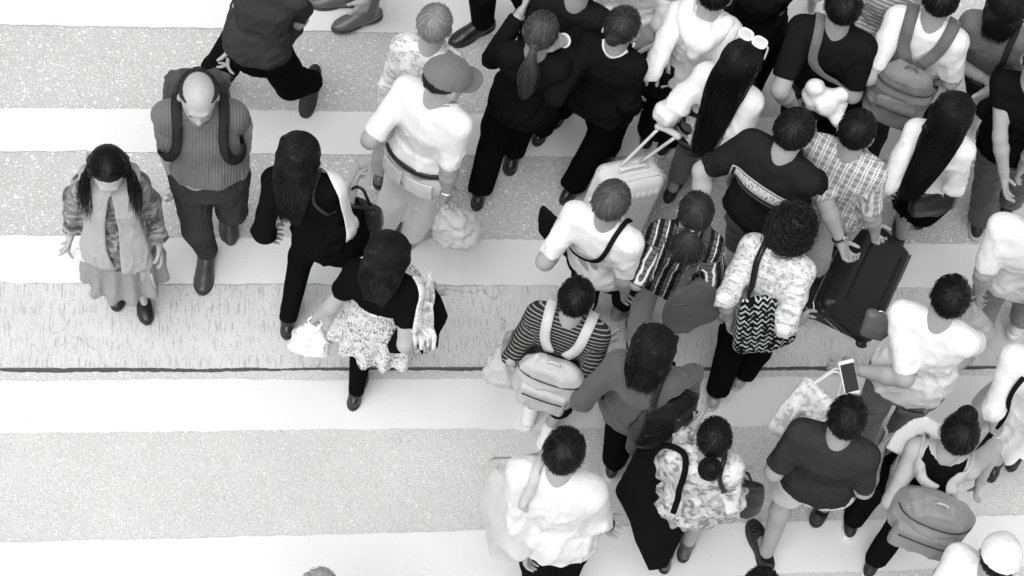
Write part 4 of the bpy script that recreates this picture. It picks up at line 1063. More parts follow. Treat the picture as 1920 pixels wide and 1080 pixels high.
person('tankpack', (1797, 815), 1.62, (.25, -1), [(1600, 975), (1640, 1052)], hands=((1700, 880, 1.0), (1838, 900, .95)), elbows=(None, (1858, 870, 1.05)), top=('plain', .006), sleeve=0, hem=.50, infl=.014, bottom=cloth(.007), bkind='slim', pelvis=(1715, 905),
       shoes=('sneaker', .015, .75), hair=('bun', .010, dict(at=(-.1, .1, 1), r=.04, out=.012)), neck=.095, group=UP, label='person in a black sleeveless top and black trousers with a round grey backpack')
person('whitecap', (1872, 1045), 1.6, (.25, -1), [(1740, 1230), (1790, 1220)], hands=((1760, 1075, 1.0), None), sex='m', fat=1.1, top=('plain', .78), sleeve=.9, hem=.5, infl=.03, bottom=cloth(.2), shoes=('shoe', .1), hair=('short', .010),
       group=UP, label='person with a white cap over dark hair at the bottom right corner', twist=-25)
person('phoneman', (1780, 560), 1.7, (.35, -1), [(1600, 870), (1665, 840)], hands=((1600, 692, 1.02), (1760, 720, .95)), elbows=((1632, 722, 1.05), (1830, 650, 1.05)), sex='m', fat=1.08, top=('plain', .80), sleeve=.9, hem=.51, infl=.028, fold=.010, bottom=cloth(.14), bkind='slim',
       shoes=('shoe', .2), hair=('short', .009, dict(len=.06)), group=UP, label='dark-haired man in a white t-shirt and grey jeans, looking at a phone')
person('edgetee', (1962, 395), 1.7, (.25, -1), [(1830, 632), (1915, 600)], hands=((1838, 545, .86), None), sex='m', fat=1.16, top=('plain', .79), sleeve=.9, hem=.5, infl=.03, bottom=cloth(.22), shoes=('sneaker', .7, .8), hair=('short', .01),
       group=UP, label='stout person in a white t-shirt at the right edge with a clear plastic bag')
person('edgedress', (1975, 640), 1.62, (.2, -1), [(1868, 868), (1910, 850)], hands=((1862, 790, .85), None), top=('plain', .79), sleeve=1.3, hem=.40, infl=.035, flare=.05, bottom=cloth(.82), bkind='skirt', blen=.30, shoes=('shoe', .012), hair=('short', .01),
       group=UP, label='person in a loose long white dress at the right edge with black shoes')
person('blackdress', (560, 292), 1.6, (.25, -1), [(540, 598), (665, 505)], pelvis=(622, 428), hands=((508, 440, .85), (662, 352, 1.0)), top=('plain', .007), cutout=(590, 366, 1.22, .040), sleeve=1.5, hem=.39, infl=.024, bottom=cloth(.006), bkind='leggings',
       shoes=('shoe', .012), hair=('long', .010, dict(L=.36, n=800, bk=.8, spread=.7)), group=UP, label='long-haired woman in a black cut-out dress and leggings with a dark shoulder bag')
person('tweedskirt', (727, 478), 1.6, (.45, -1), [(668, 732), (735, 660)], hands=((598, 588, .82), (800, 580, 1.0)), top=('plain', .006), sleeve=.6, hem=.665, infl=.022, bottom=cloth(.75, 'tweed', .9, .04), bkind='skirt', blen=.40, flare=.08, hi=.40, tights=cloth(.005),
       shoes=('shoe', .02), hair=('long', .010, dict(L=.22, n=800, bk=.9)), group=UP, label='long-haired woman in a black top and a full speckled skirt, holding a white bag')
person('bottomcap', (598, 1112), 1.6, (.2, -1), None, top=('plain', .7), sleeve=.8, bottom=DGR, shoes=('shoe', .1), hair=('short', .8, dict(rough=.6)), group='people crossing the road', label='person with pale hair just showing at the bottom edge, left of the crowd')
person('bottomdark', (1424, 1108), 1.62, (.2, -1), None, top=('plain', .3), sleeve=.8, bottom=DGR, shoes=('shoe', .1), hair=('short', .012), group='people crossing the road', label='person whose dark hair just shows at the bottom edge below the clog')
# ---------------------------------------------------------------- carried things and clothing details
def lift(P0, px, py, Ln):
    lo, hi = P0[2] - .05, P0[2] + Ln
    zs = np.linspace(P0[2], P0[2] + Ln, 200); d = [abs(np.linalg.norm(at(px, py, z) - P0) - Ln) for z in zs]
    return at(px, py, zs[int(np.argmin(d))])
def pxdir(px, v, z=0.0):
    return nrm(at(px[0] + v[0], px[1] + v[1], z) - at(px[0] - v[0], px[1] - v[1], z))
def drape(name, pts, w, mat, parent, field=None, n=30, m=9, th=.006, fold=.012, nf=3.0, gap=.012, reach=.06, seed=1, nref=(0, -.4, .9), hemr=0.0, wf=None, pat=True):
    """a strip of soft cloth laid along pts; w may be (start, end)"""
    w0, w1 = (w, w) if np.isscalar(w) else w
    c = smooth_path(pts, n)
    T = np.gradient(c, axis=0); T /= np.linalg.norm(T, axis=1, keepdims=True)
    Nn = np.tile(nrm(nref), (n, 1)) if field is None else field.grad(c) * .6 + np.array(nrm(nref)) * .4
    S = np.cross(T, Nn); S /= np.linalg.norm(S, axis=1, keepdims=True); Nn = np.cross(S, T)
    tt = np.linspace(0, 1, n)[:, None]; uu = np.linspace(-1, 1, m)[None, :]
    ww = (w0 + (w1 - w0) * tt) / 2
    if wf is not None: ww = ww * np.array([wf(x) for x in tt[:, 0]])[:, None]
    G = c[:, None] + S[:, None] * (uu * ww)[..., None]
    f_ = np.sin(uu * nf * math.pi + 2 * np.sin(tt * 5 + seed) + seed) * fold * (.4 + .8 * tt)
    G = G + Nn[:, None] * f_[..., None]
    G[-1] += T[-1] * (RNG.random((m, 1)) * hemr)
    Q = G.reshape(-1, 3)
    if field is not None: Q = conform(Q, field, gap, reach)
    G = Q.reshape(n, m, 3)
    gn = np.cross(np.gradient(G, axis=0), np.gradient(G, axis=1)); gn /= np.linalg.norm(gn, axis=-1, keepdims=True) + 1e-9
    A = (G + gn * th / 2).reshape(-1, 3); B = (G - gn * th / 2).reshape(-1, 3); k = n * m; idx = np.arange(k).reshape(n, m)
    q = np.stack([idx[:-1, :-1], idx[:-1, 1:], idx[1:, 1:], idx[1:, :-1]], -1).reshape(-1, 4)
    e = np.concatenate([idx[0], idx[1:, -1], idx[-1, -2::-1], idx[-2:0:-1, 0]]); e2 = np.roll(e, -1)
    F = np.concatenate([q, q[:, ::-1] + k, np.stack([e2, e, e + k, e2 + k], 1)])
    pt = np.stack([np.broadcast_to(uu * ww, (n, m)), np.broadcast_to(tt * np.linalg.norm(c[-1] - c[0]), (n, m)), np.zeros((n, m))], -1).reshape(-1, 3)
    return mesh_obj(name, np.vstack([A, B]), F, mat, parent, pat=np.vstack([pt, pt]))
def softbag(name, top, bot, w, d, xdir, mat, label, cat, st=None, n=3.0, disp=.008, h=.0085, group=None, Xw=None, seed=1, pn='bag_body', fq=7):
    T_, B_ = at(*top), at(*bot); X = Xw if Xw is not None else pxdir(top[:2], xdir, top[2])
    root = empty(name, [*(B_[:2]), B_[2]], label, cat, group)
    st = st or [(0, .82, .6), (.1, .97, .95), (.45, 1, 1), (.85, .93, .7), (1, .85, .35)]
    F = Field(); F.add(dloft(B_, T_, X, [(s, a * w / 2, b * d / 2, 0) for s, a, b in st], n), .01)
    ax = nrm(T_ - B_); Xo = nrm(X - (X @ ax) * ax); Y = np.cross(ax, Xo)
    Yc = Y if Y @ (CAM - T_) > 0 else -Y
    o = part(pn, F, h, mat, root, lambda V_: folds(V_, ax, disp, seed, fq) + vnoise(V_ * 9, seed) * disp * .8, lambda V_: np.stack([(V_ - B_) @ Xo, (V_ - B_) @ ax, (V_ - B_) @ Y], 1))
    r = P(); r.root, r.T, r.B, r.X, r.ax, r.Y, r.field, r.body, r.w, r.d, r.h = root, T_, B_, Xo, ax, Yc, F, o, w, d, np.linalg.norm(T_ - B_)
    return r
def seam(b, name, s, inset, mat, r=.003, side=1):
    """piping running across the visible face at height fraction s"""
    pts = [b.B + b.ax * b.h * s + b.X * b.w / 2 * x * inset + b.Y * b.d * .6 for x in np.linspace(-1, 1, 9)]
    p = np.array(pts)
    for _ in range(12):
        dd = b.field.ev(p); p = p - b.Y * np.clip(dd - .004, -.02, .02)[:, None]
    return rod(name, p, r, mat, b.root, 20, 6)
def loophandle(b, name, spread, rise, r, mat, off=0.0, toward=None, n=20):
    a = b.T - b.X * spread + b.Y * off - b.ax * .02; c = b.T + b.X * spread + b.Y * off - b.ax * .02
    mid = (a + c) / 2 + b.ax * rise if toward is None else toward
    return rod(name, [a, a * .7 + mid * .3 + b.ax * rise * .15 - b.X * spread * .0, mid - b.X * spread * .3, mid + b.X * spread * .3, c * .7 + mid * .3 + b.ax * rise * .15, c], r, mat, b.root, n, 6)
def ringband(p, name, z, w, t, mat, field, parent=None, grow=.02, n=44):
    c = p.pel + (p.N - p.pel) * ((z - p.pel[2]) / (p.N[2] - p.pel[2])); pts = []
    for a in np.linspace(0, 2 * math.pi, n): pts.append(c + (p.r * math.cos(a) + p.f * math.sin(a)) * .22)
    q = np.array(pts)
    for _ in range(25):
        d = field.ev(q); q = q + nrm_rows((c - q) * [1, 1, 0]) * np.clip(d - grow, -.03, .03)[:, None]
    T = np.gradient(q, axis=0); T[0] = T[-1] = q[1] - q[-2]; T /= np.linalg.norm(T, axis=1, keepdims=True)
    O = nrm_rows((q - c) * [1, 1, 0]); ring = [Z * w / 2 - O * t, Z * w / 2 + O * t, -Z * w / 2 + O * t, -Z * w / 2 - O * t]
    V_ = np.stack([q + r for r in ring], 1).reshape(-1, 3); idx = np.arange(n * 4).reshape(-1, 4)
    F = np.concatenate([np.stack([idx[:-1, i], idx[:-1, (i + 1) % 4], idx[1:, (i + 1) % 4], idx[1:, i]], 1) for i in range(4)])
    return mesh_obj(name, V_, F, mat, parent or p.root, smooth=False, pat=V_)
def nrm_rows(v): return v / (np.linalg.norm(v, axis=-1, keepdims=True) + 1e-9)
def watch(p, i, mat, name='watch', bright=None):
    w, d = p.wr[i], p.hdir[i]; c = w - d * .028; a = nrm(np.cross(d, Z)); b = np.cross(d, a)
    pts = [c + (a * math.cos(t) + b * math.sin(t)) * .031 * p.k for t in np.linspace(0, 2 * math.pi, 22)]
    o = rod(name, pts, .006, mat, p.root, 36, 8)
    if bright is not None:
        up = nrm(Z - (Z @ d) * d); F = Field(); F.add(dell(c + up * .034 * p.k, [d, np.cross(up, d), up], (.017, .017, .006)), 0)
        part('watch_face', F, .004, bright, o)
    return o

silver = solid(.7, .25, 1.0, name='polished_metal'); white_pl = solid(.82, .4, name='white_plastic'); black_lea = solid(.010, .4, name='black_leather', nb=70, bs=.25)
black_pl = solid(.012, .45, name='black_plastic'); film = plastic_film(.86)

# ---- suitcases
def suitcase(label, P0px, z0, toppx, Ln, xpx, w, dep, mat, trim, seed, grp, style, rods=None, group=None, yaw=.6):
    P0 = at(P0px[0], P0px[1], z0); T0 = lift(P0, toppx[0], toppx[1], Ln); up = nrm(T0 - P0); Ln = np.linalg.norm(T0 - P0)
    Y = nrm(CAM - (P0 + T0) / 2) + pxdir(P0px, xpx) * yaw; Y = nrm(Y - (Y @ up) * up); X = np.cross(up, Y); X = X if X @ pxdir(P0px, (1, 0)) > 0 else -X
    c = (P0 + T0) / 2 - Y * dep / 2; root = empty('suitcase', [c[0], c[1], 0], label, 'suitcase')
    M = [X, Y, up]; F = Field(); F.add(dbox(c, M, (w / 2, dep / 2, Ln / 2), .055), .0)
    F.add(dbox(c + Y * dep * .47 - up * .01, M, (w / 2 - .04, .018, Ln / 2 - .05), .016), .02)
    if style == 'soft':
        for sx_ in (-.25, .27): F.cut(lambda Q, sx_=sx_: -np.maximum.reduce([np.abs((Q - c) @ X - sx_ * w) - .005, np.abs((Q - c) @ up) - Ln * .36, -((Q - c) @ Y - dep * .5 - .002)]))
    else:
        for i in range(-3, 4): F.add(dcap(c + Y * dep * .5 + X * i * .035 - up * Ln * .38, c + Y * dep * .5 + X * i * .035 + up * Ln * .38, .010, .010), .008)
    part('shell', F, .0065, mat, root)
    def loop(yo, r, nm, m_, grow=.002):
        pts = []
        for sx_, su in ((1, 1), (1, -1), (-1, -1), (-1, 1)):
            cc = c + X * sx_ * (w / 2 - .045) + up * su * (Ln / 2 - .045) + Y * yo
            a0 = {(1, 1): 0, (1, -1): -90, (-1, -1): -180, (-1, 1): -270}[(sx_, su)]
            for a in (90, 60, 30, 0): an = math.radians(a + a0); pts.append(cc + (X * math.cos(an) + up * math.sin(an)) * (.045 + grow))
        pts.append(pts[0]); rod(nm, pts, r, m_, root, 90, 6)
    loop(dep * .5 - .045, .0045, 'piping', trim); loop(dep * .12, .0035, 'zip', silver if style == 'soft' else trim); loop(-dep * .25, .0035, 'zip', trim)
    # zip puller
    zp = c - X * (w / 2 + .004) + Y * dep * .12 + up * Ln * .02
    rod('zip_puller', [zp, zp - X * .006 - up * .03], .004, silver, root, 5, 6)
    # side handle and top handle
    for hc_, hd_ in ((c + up * (Ln / 2 + .004), X), (c - X * (w / 2 + .004), up)):
        o_ = nrm(hc_ - c); o_ = up if hd_ is X else -X
        rod('carry_handle', [hc_ - hd_ * .075, hc_ - hd_ * .06 + o_ * .022, hc_ + hd_ * .06 + o_ * .022, hc_ + hd_ * .075], .009, black_pl if style == 'soft' else trim, root, 18, 8)
    for sx_ in (-1, 1):
        for sy in (-1, 1):
            wc = c + X * sx_ * (w / 2 - .05) + Y * sy * (dep / 2 - .04) - up * (Ln / 2 + .012)
            Wf = Field(); Wf.cap(wc - X * .012, wc + X * .012, .026, .026, 0); 
            hub = part('wheel', Wf, .006, black_pl, root)
        Ff = Field(); Ff.add(dbox(c + X * sx_ * (w / 2 - .05) - up * (Ln / 2 - .004), M, (.03, dep / 2 - .02, .02), .012), 0); part('wheel_housing', Ff, .007, black_pl, root)
    if rods:
        G = at(*rods[0]); G2 = at(*rods[1])
        for sgn, g in ((-1, G), (1, G2)):
            a = c + X * sgn * .055 + up * (Ln / 2 - .01) - Y * dep * .2
            o = rod('handle_rod', [a, g], .0085, trim, root, 6, 8)
        rod('handle_grip', [G - nrm(G2 - G) * .012, G + (Z) * .012, (G + G2) / 2 + Z * .018, G2 + Z * .012, G2 + nrm(G2 - G) * .012], .017, white_pl, root, 14, 10)
    else:
        for sgn in (-1, 1):
            a = c + X * sgn * .06 + up * (Ln / 2 - .02) - Y * dep * .3
            rod('handle_rod', [a, a + up * .12], .007, silver, root, 4, 8)
        rod('handle_grip', [a + up * .12 + X * .012, a + up * .12 - X * .132], .013, black_pl, root, 8, 8)
    return root
suitcase('large black soft suitcase with two panel seams, pulled by the man in the checked shirt', (1592, 612), .10, (1674, 434), .60, (110, 20), .385, .24, solid(.012, .42, name='ballistic_nylon', nb=260, bs=.2), black_pl, 3, None, 'soft')
suitcase('glossy white ribbed suitcase with a tall pull handle, behind the grey-haired man', (1152, 462), .08, (1203, 350), .50, (100, 36), .33, .2, white_pl, white_pl, 3, None, 'hard', rods=((1236, 240, .86), (1268, 256, .86)))

# ---- details on people
pp = PEOPLE
def print_patch(p, c, w, h, ang, mat, name, border=None, dx=0):
    X = p.r * math.cos(ang) + Z * math.sin(ang); Yv = np.cross(p.f, X); Yv = Z - (Z @ X) * X; Yv = nrm(Yv)
    g = np.array([[c + X * w * u + Yv * h * v for u in np.linspace(-.5, .5, 28)] for v in np.linspace(-.5, .5, 12)]); sh_ = g.shape; q = g.reshape(-1, 3) - p.f * .35
    for _ in range(60):
        d = p.top.ev(q); q = q + p.f * np.clip(d - .012, -.02, .02)[:, None] * .8
    idx = np.arange(sh_[0] * sh_[1]).reshape(sh_[:2]); F = np.stack([idx[:-1, :-1], idx[:-1, 1:], idx[1:, 1:], idx[1:, :-1]], -1).reshape(-1, 4)
    uv = np.array([[[u * w, v * h, 0] for u in np.linspace(-.5, .5, 28)] for v in np.linspace(-.5, .5, 12)]).reshape(-1, 3)
    n = q + (-p.f) * .003
    k = len(q); e = np.concatenate([idx[0], idx[1:, -1], idx[-1, -2::-1], idx[-2:0:-1, 0]]); e2 = np.roll(e, -1)
    FF = np.concatenate([F[:, ::-1], F + k, np.stack([e, e2, e2 + k, e + k], 1)])
    mesh_obj(name, np.vstack([q, n]), FF, mat, p.root, pat=np.vstack([uv, uv]))
def pocket(p, side, zf, w, h, mat):
    c = p.pel + p.r * side * .075 * p.k; c[2] = zf * p.H; T0 = p.top; p.top = p.bot
    print_patch(p, c, w, h, 0.03 * side, mat, 'pocket'); p.top = T0
def printmat():
    m, nt, b = nmat('screen_print'); p_ = mapv(nt, attr(nt), (.80, .76, 1)); s = N(nt, 'SeparateXYZ'); L(nt, p_, s.inputs[0])
    ax_ = mth(nt, 'LESS_THAN', mth(nt, 'ABSOLUTE', s.outputs[0]), .118); ay = mth(nt, 'LESS_THAN', mth(nt, 'ABSOLUTE', mth(nt, 'SUBTRACT', s.outputs[1], .012)), .030)
    fr1 = mth(nt, 'MULTIPLY', mth(nt, 'LESS_THAN', mth(nt, 'ABSOLUTE', s.outputs[0]), .135), mth(nt, 'LESS_THAN', mth(nt, 'ABSOLUTE', s.outputs[1]), .052))
    fr2 = mth(nt, 'MULTIPLY', mth(nt, 'LESS_THAN', mth(nt, 'ABSOLUTE', s.outputs[0]), .130), mth(nt, 'LESS_THAN', mth(nt, 'ABSOLUTE', s.outputs[1]), .047))
    st = ramp(nt, noise(nt, mapv(nt, p_, (150, 40, 1), (0, 0, .9)), 1.0, 2, .6), [(.36, 0), (.48, 1)])
    txt = mth(nt, 'MULTIPLY', mth(nt, 'MULTIPLY', ax_, ay), mth(nt, 'MULTIPLY_ADD', st, .8, .2))
    txt = mth(nt, 'MAXIMUM', txt, mth(nt, 'MULTIPLY', mth(nt, 'SUBTRACT', fr1, fr2), .8))
    L(nt, mixc(nt, txt, .03, .80), b.inputs['Base Color']); b.inputs['Roughness'].default_value = .7; return m
t = pp['printtee']; print_patch(t, t.N - Z * .18 + t.r * .0, .335, .145, -.02, printmat(), 'back_print')

t = pp['capman']; ringband(t, 'belt', .590 * t.H, .032, .004, black_lea, t.top, grow=.004); watch(t, 1, silver, bright=solid(.3, .2, name='watch_glass'))
def capp(p, g, brim=True, name='cap', lookdir=None, up=.0, vol=1.10):
    k = p.k; c = p.hd + p.hu * (.030 + up) * k - p.hf * .012 * k; M = np.array([p.lr, p.hf, p.hu]); F = Field(); F.add(dell(c, M, np.array([.088, .107, .092]) * k * vol / 1.04), .02)
    F.cut(lambda Q: -((Q - c) @ p.hu - .002 + ((Q - c) @ p.hf) * .10)); m = cloth(g)
    def dd(V_):
        q = (V_ - c) @ M.T; a = np.arctan2(q[:, 1], q[:, 0]); return -.003 * np.exp(-(np.sin(a * 3) / .09) ** 2) + .003 * vnoise(V_ * 16, 3)
    o = part(name, F, .006, m, p.root, dd)
    if brim:
        B_ = Field(); bc = c + p.hf * .085 * k - p.hu * .008 * k; B_.add(dell(bc, M, np.array([.078, .095, .2]) * k), 0)
        B_.cut(lambda Q: np.abs((Q - bc) @ p.hu + .9 * ((Q - bc) @ p.lr) ** 2 / .1 * .5 + .12 * ((Q - bc) @ p.hf)) - .0045); B_.cut(lambda Q: -((Q - c) @ p.hf - .045 * k))
        part('brim', B_, .0042, m, o)
    Bt = Field(); Bt.add(dell(c + p.hu * .092 * k * vol / 1.04, M, (.008, .008, .005)), 0); part('cap_button', Bt, .003, m, o)
    return o
pocket(pp['capman'], 1, .50, .13, .13, cloth(.68)); pocket(pp['capman'], -1, .50, .13, .13, cloth(.68)); pocket(pp['phoneman'], 1, .455, .12, .12, cloth(.12)); pocket(pp['printtee'], -1, .465, .12, .12, cloth(.06))
capp(pp['capman'], .16); capp(pp['whitecap'], .80, brim=False)
t = pp['sunglasses']
def sunglasses(p):
    fr = white_pl; base = p.hd + p.hu * .128 * p.k + p.hf * .035 * p.k; n_ = nrm(p.hu * .9 - p.hf * .30); x = p.lr; y = np.cross(n_, x); y = y if y @ p.hf > 0 else -y
    root = empty('sunglasses', base, 'white-framed sunglasses pushed up on the head of the woman with waist-length hair', 'sunglasses')
    for s in (-1, 1):
        c = base + x * s * .036 + n_ * .012; pts = [c + x * .030 * math.copysign(abs(math.cos(a)) ** .7, math.cos(a)) + y * .024 * math.copysign(abs(math.sin(a)) ** .7, math.sin(a)) for a in np.linspace(0, 2 * math.pi, 25)]
        rod('frame', pts, .007, fr, root, 48, 6)
        F = Field(); F.add(dell(c, [x, y, n_], (.030, .024, .006)), 0); part('lens', F, .003, solid(.60, .25, name='mirror_lens', spec=.8), root)
        e = base + x * s * .066 + n_ * .01; rod('temple', [e, e + x * s * .012 + p.hf * .012 - p.hu * .015, e + x * s * .016 + p.hf * .02 - p.hu * .085], .0045, fr, root, 12, 6)
    rod('bridge', [base - x * .008 + n_ * .014, base + x * .008 + n_ * .014], .005, fr, root, 4, 6)
sunglasses(t)
for key in ('bunsuit',):
    p = pp[key]
    for s in (-1, 1):
        a = p.hd + p.lr * s * .080 * p.k - p.hu * .045 * p.k - p.hf * .005; rod('earring', [a, a - Z * .03], .005, white_pl, p.root, 5, 6)
    strap('collar', conform(smooth_path([p.N + p.r * .06 + Z * .03, p.N - p.f * .06 + Z * .035, p.N - p.r * .06 + Z * .03], 14), p.top, .004), .018, .004, cloth(.8), p.root, None, 20, nref=(0, -.5, .8))
p = pp['ponysuit']; watch(p, 1, solid(.8, .5, name='white_cuff'), 'cuff')
drape('collar', [p.N + p.f * .05 + p.r * .05 + Z * .04, p.N + p.f * .07 + Z * .02, p.N + p.f * .11 - p.r * .0 - Z * .06], .06, cloth(.8), p.root, p.top, 10, 5, .004, .002)
watch(pp['plaidman'], 0, solid(.02, .3, name='watch_strap'), bright=silver)
watch(pp['plaidwoman'], 1, white_pl, 'bangle'); watch(pp['whiteshirt'], 1, black_pl)

# scarf: two long panels down the front
p = pp['scarf']; sc = cloth(.40, 'plain', .95); 
drape('scarf', conform(np.array([p.N + (p.r * math.sin(a) - p.f * math.cos(a)) * .085 + Z * (.03 - .03 * (1 - math.cos(a)) * .5) for a in np.linspace(-2.6, 2.6, 16)]), p.top, .02), .07, sc, p.root, p.top, 36, 7, .012, .006, 2.0, .018, .05, nref=(0, 0, 1))
so1 = drape('scarf', [p.N - p.f * .03 + Z * .05 + p.r * .03, at(186, 372, 1.30), at(174, 415, 1.10), at(174, 455, .88), at(186, 490, .70)], (.07, .15), sc, p.root, p.top, 34, 11, .008, .010, 2.5, .020, .10, nref=(0, -.8, .6), hemr=.02)
so2 = drape('scarf', [p.N - p.f * .03 + Z * .05 - p.r * .03, at(228, 372, 1.30), at(244, 425, 1.05), at(252, 475, .78), at(264, 528, .50)], (.07, .15), sc, p.root, p.top, 34, 11, .008, .010, 2.5, .020, .10, seed=2, nref=(0, -.8, .6), hemr=.02)
drape('lace_hem', [at(138, 472, .66), at(170, 486, .62), at(215, 494, .60), at(255, 500, .60)], .06, cloth(.85), p.root, None, 30, 7, .004, .010, 1.0, nref=(0, -.9, .4))

# ---- backpacks
def backpack(p, label, size, mat, g2, zc=.20, off=.02, strapw=.05, st=None, pocket=True, shift=0.0, yoke=False, tilt=0.0, pale=None):
    w, h, d = size; k = p.k; back = -p.f; ax = nrm(Z + back * tilt)
    top = p.N - Z * (zc - h / 2) + back * (.09 * k + off + d / 2) + p.sr * shift; bot = top - ax * h
    root = empty('backpack', bot, label, 'backpack'); st = st or [(0, .80, .7), (.12, .98, 1.0), (.5, 1, 1), (.8, .93, .85), (.95, .75, .6), (1, .55, .4)]
    F = Field(); F.add(dloft(bot, top, p.sr, [(s, a * w / 2, b * d / 2, 0) for s, a, b in st], 2.8), .01)
    part('main_bag', F, .008, mat, root, lambda V_: folds(V_, p.sr + .3 * Z, .013, 5, 9) + folds(V_, Z - .5 * p.sr, .009, 8, 12) + vnoise(V_ * 7, 2) * .008, lambda V_: np.stack([(V_ - bot) @ p.sr, (V_ - bot) @ ax, (V_ - bot) @ back], 1))
    sm = g2
    if pocket:
        Pk = Field(); pc = bot + ax * h * .34 + back * d * .5; Pk.add(dbox(pc, [p.sr, back, ax], (w * .36, .03, h * .24), .022), 0); po = part('pocket', Pk, .007, mat, root, lambda V_: folds(V_, Z, .005, 9, 10))
        zz = pc + ax * h * .15 + back * .033; rod('zip', [zz - p.sr * w * .3, zz + back * .004, zz + p.sr * w * .3], .0035, black_pl, root, 12, 5)
        F2 = [bot + ax * h * .8 + p.sr * w * .5 * math.sin(a) + back * d * .5 * math.cos(a) * 1.0 for a in np.linspace(-1.3, 1.3, 12)]; rod('zip', conform(np.array(F2), F, .004, .05), .0035, black_pl, root, 26, 5)
    rod('grab_loop', [top - p.sr * .03 - ax * .01, top + ax * .03 - p.sr * .02, top + ax * .03 + p.sr * .02, top + p.sr * .03 - ax * .01], .006, sm, root, 14, 6)
    for s in (-1, 1):
        c = p.N + p.sr * s * .095 * k
        pts = [top + p.sr * s * .035 - ax * .02 - back * d * .4, p.N + p.sr * s * .075 * k + back * .10 - Z * .06, c + Z * .02, c + p.f * .09 - Z * .08, c + p.f * .10 - Z * .20 + p.sr * s * .02, p.N + p.sr * s * .15 * k - Z * .30 + p.f * .02, bot + ax * h * .15 + p.sr * s * w * .42]
        strap('shoulder_strap', pts, strapw, .010, sm, root, p.top, 44, gap=.018, reach=.035)
    return root
backpack(pp['stripepack'], 'pale grey school backpack on the person in the striped t-shirt', (.30, .34, .15), cloth(.50), cloth(.55), zc=.27, off=.015, strapw=.045, tilt=.15)
backpack(pp['tankpack'], 'round mid grey backpack on the person in the black sleeveless top', (.36, .36, .20), cloth(.24), cloth(.42), zc=.25, shift=.05, off=.01, strapw=.05, st=[(0, .45, .4), (.1, .75, .75), (.3, .98, 1), (.6, 1, 1), (.85, .75, .8), (1, .35, .35)], tilt=.2)
backpack(pp['vestpack'], 'grey backpack with darker stripes on the man in the white shirt', (.28, .34, .17), cloth(.22, 'broad', .9, .06, 1.2), cloth(.13), zc=.30, off=.01, strapw=.06)
backpack(pp['baldpack'], 'dark backpack on the back of the bald man in the ribbed shirt', (.30, .36, .14), cloth(.06), cloth(.03), zc=.14, off=.01, strapw=.045)

# ---- shoulder straps and bags
def shoulder(p, side, b, w, mat, name='strap', cross=False, t=.006, fwd=True, both=True):
    s = 1 if side == 'R' else -1; a = p.N + p.sr * s * p.sw * .62 + Z * .03
    pts = [b.T - b.X * b.w * .35 - b.ax * .03, a - p.f * .07 - Z * .05, a, a + p.f * .08 - Z * .06, b.T + b.X * b.w * .35 - b.ax * .03]
    if (b.T + b.X * b.w * .35 - b.T) @ p.f < 0: pts[0], pts[-1] = pts[-1], pts[0]
    return strap(name, pts, w, t, mat, b.root, p.top, 40, gap=.018, reach=.02)
def crossbody(p, frm, b, w, mat, name='strap', t=.005):
    s = 1 if frm == 'R' else -1; a = p.N + p.sr * s * p.sw * .55 + Z * .03
    e = p.pel + Z * .12 - p.sr * s * .16
    pts = [b.T, e - p.f * .05, p.pel + Z * .25 - p.f * .14 - p.sr * s * .07, p.N - Z * .15 - p.f * .10 + p.sr * s * .04, a, a + p.f * .08 - Z * .08, p.N - Z * .28 + p.f * .13, e + p.f * .06, b.T + b.X * .01]
    return strap(name, pts, w, t, mat, b.root, p.top, 70, gap=.017, reach=.05)
gb = cloth(.085, 'plain', .7)
p = pp['plaidwoman']; b = softbag('shoulder_bag', (1312, 525, 1.10), (1294, 610, .78), .28, .10, (1, -.25), gb, 'slouchy grey shoulder bag on the woman in the checked blouse', 'bag', disp=.014, seed=4); shoulder(p, 'R', b, .035, gb); shoulder(p, 'R', b, .020, gb); seam(b, 'seam', .72, .9, gb, .004)
p = pp['curly']; tote = cloth(.010, 'geo', .7, .55, .9); b = softbag('tote_bag', (1446, 552, 1.14), (1432, 652, .72), .31, .09, (1, -.1), tote, 'black tote bag with rows of pale chevrons on the curly-haired woman', 'bag', seed=6, disp=.008); shoulder(p, 'L', b, .028, black_lea); shoulder(p, 'L', b, .018, black_lea)
p = pp['greyjacket']; b = softbag('handbag', (1262, 745, 1.08), (1228, 832, .72), .32, .13, (1, -.5), black_lea, 'black leather shoulder bag on the woman in the grey jacket', 'bag', seed=8, disp=.014); shoulder(p, 'R', b, .03, black_lea); seam(b, 'seam', .6, .9, black_pl, .004)
rod('buckle', [b.T + b.Y * .06 - b.ax * .1 - b.X * .02, b.T + b.Y * .06 - b.ax * .1 + b.X * .02], .006, silver, b.root, 4, 6)
b2 = softbag('shopping_bag', (1268, 762, .90), (1272, 842, .50), .20, .08, (.6, -.8), solid(.008, .5, name='matte_card'), 'stiff black carrier bag held by the woman in the grey jacket', 'bag', n=7, disp=.003, seed=3)
p = pp['bunhoodie']; b = softbag('handbag', (1392, 905, .86), (1384, 950, .60), .22, .12, (1, .2), black_lea, 'black handbag hanging on the right side of the person with a bun', 'bag', seed=9, disp=.012); loophandle(b, 'handle', .05, .12, .007, black_lea); shoulder(p, 'R', b, .02, black_lea)
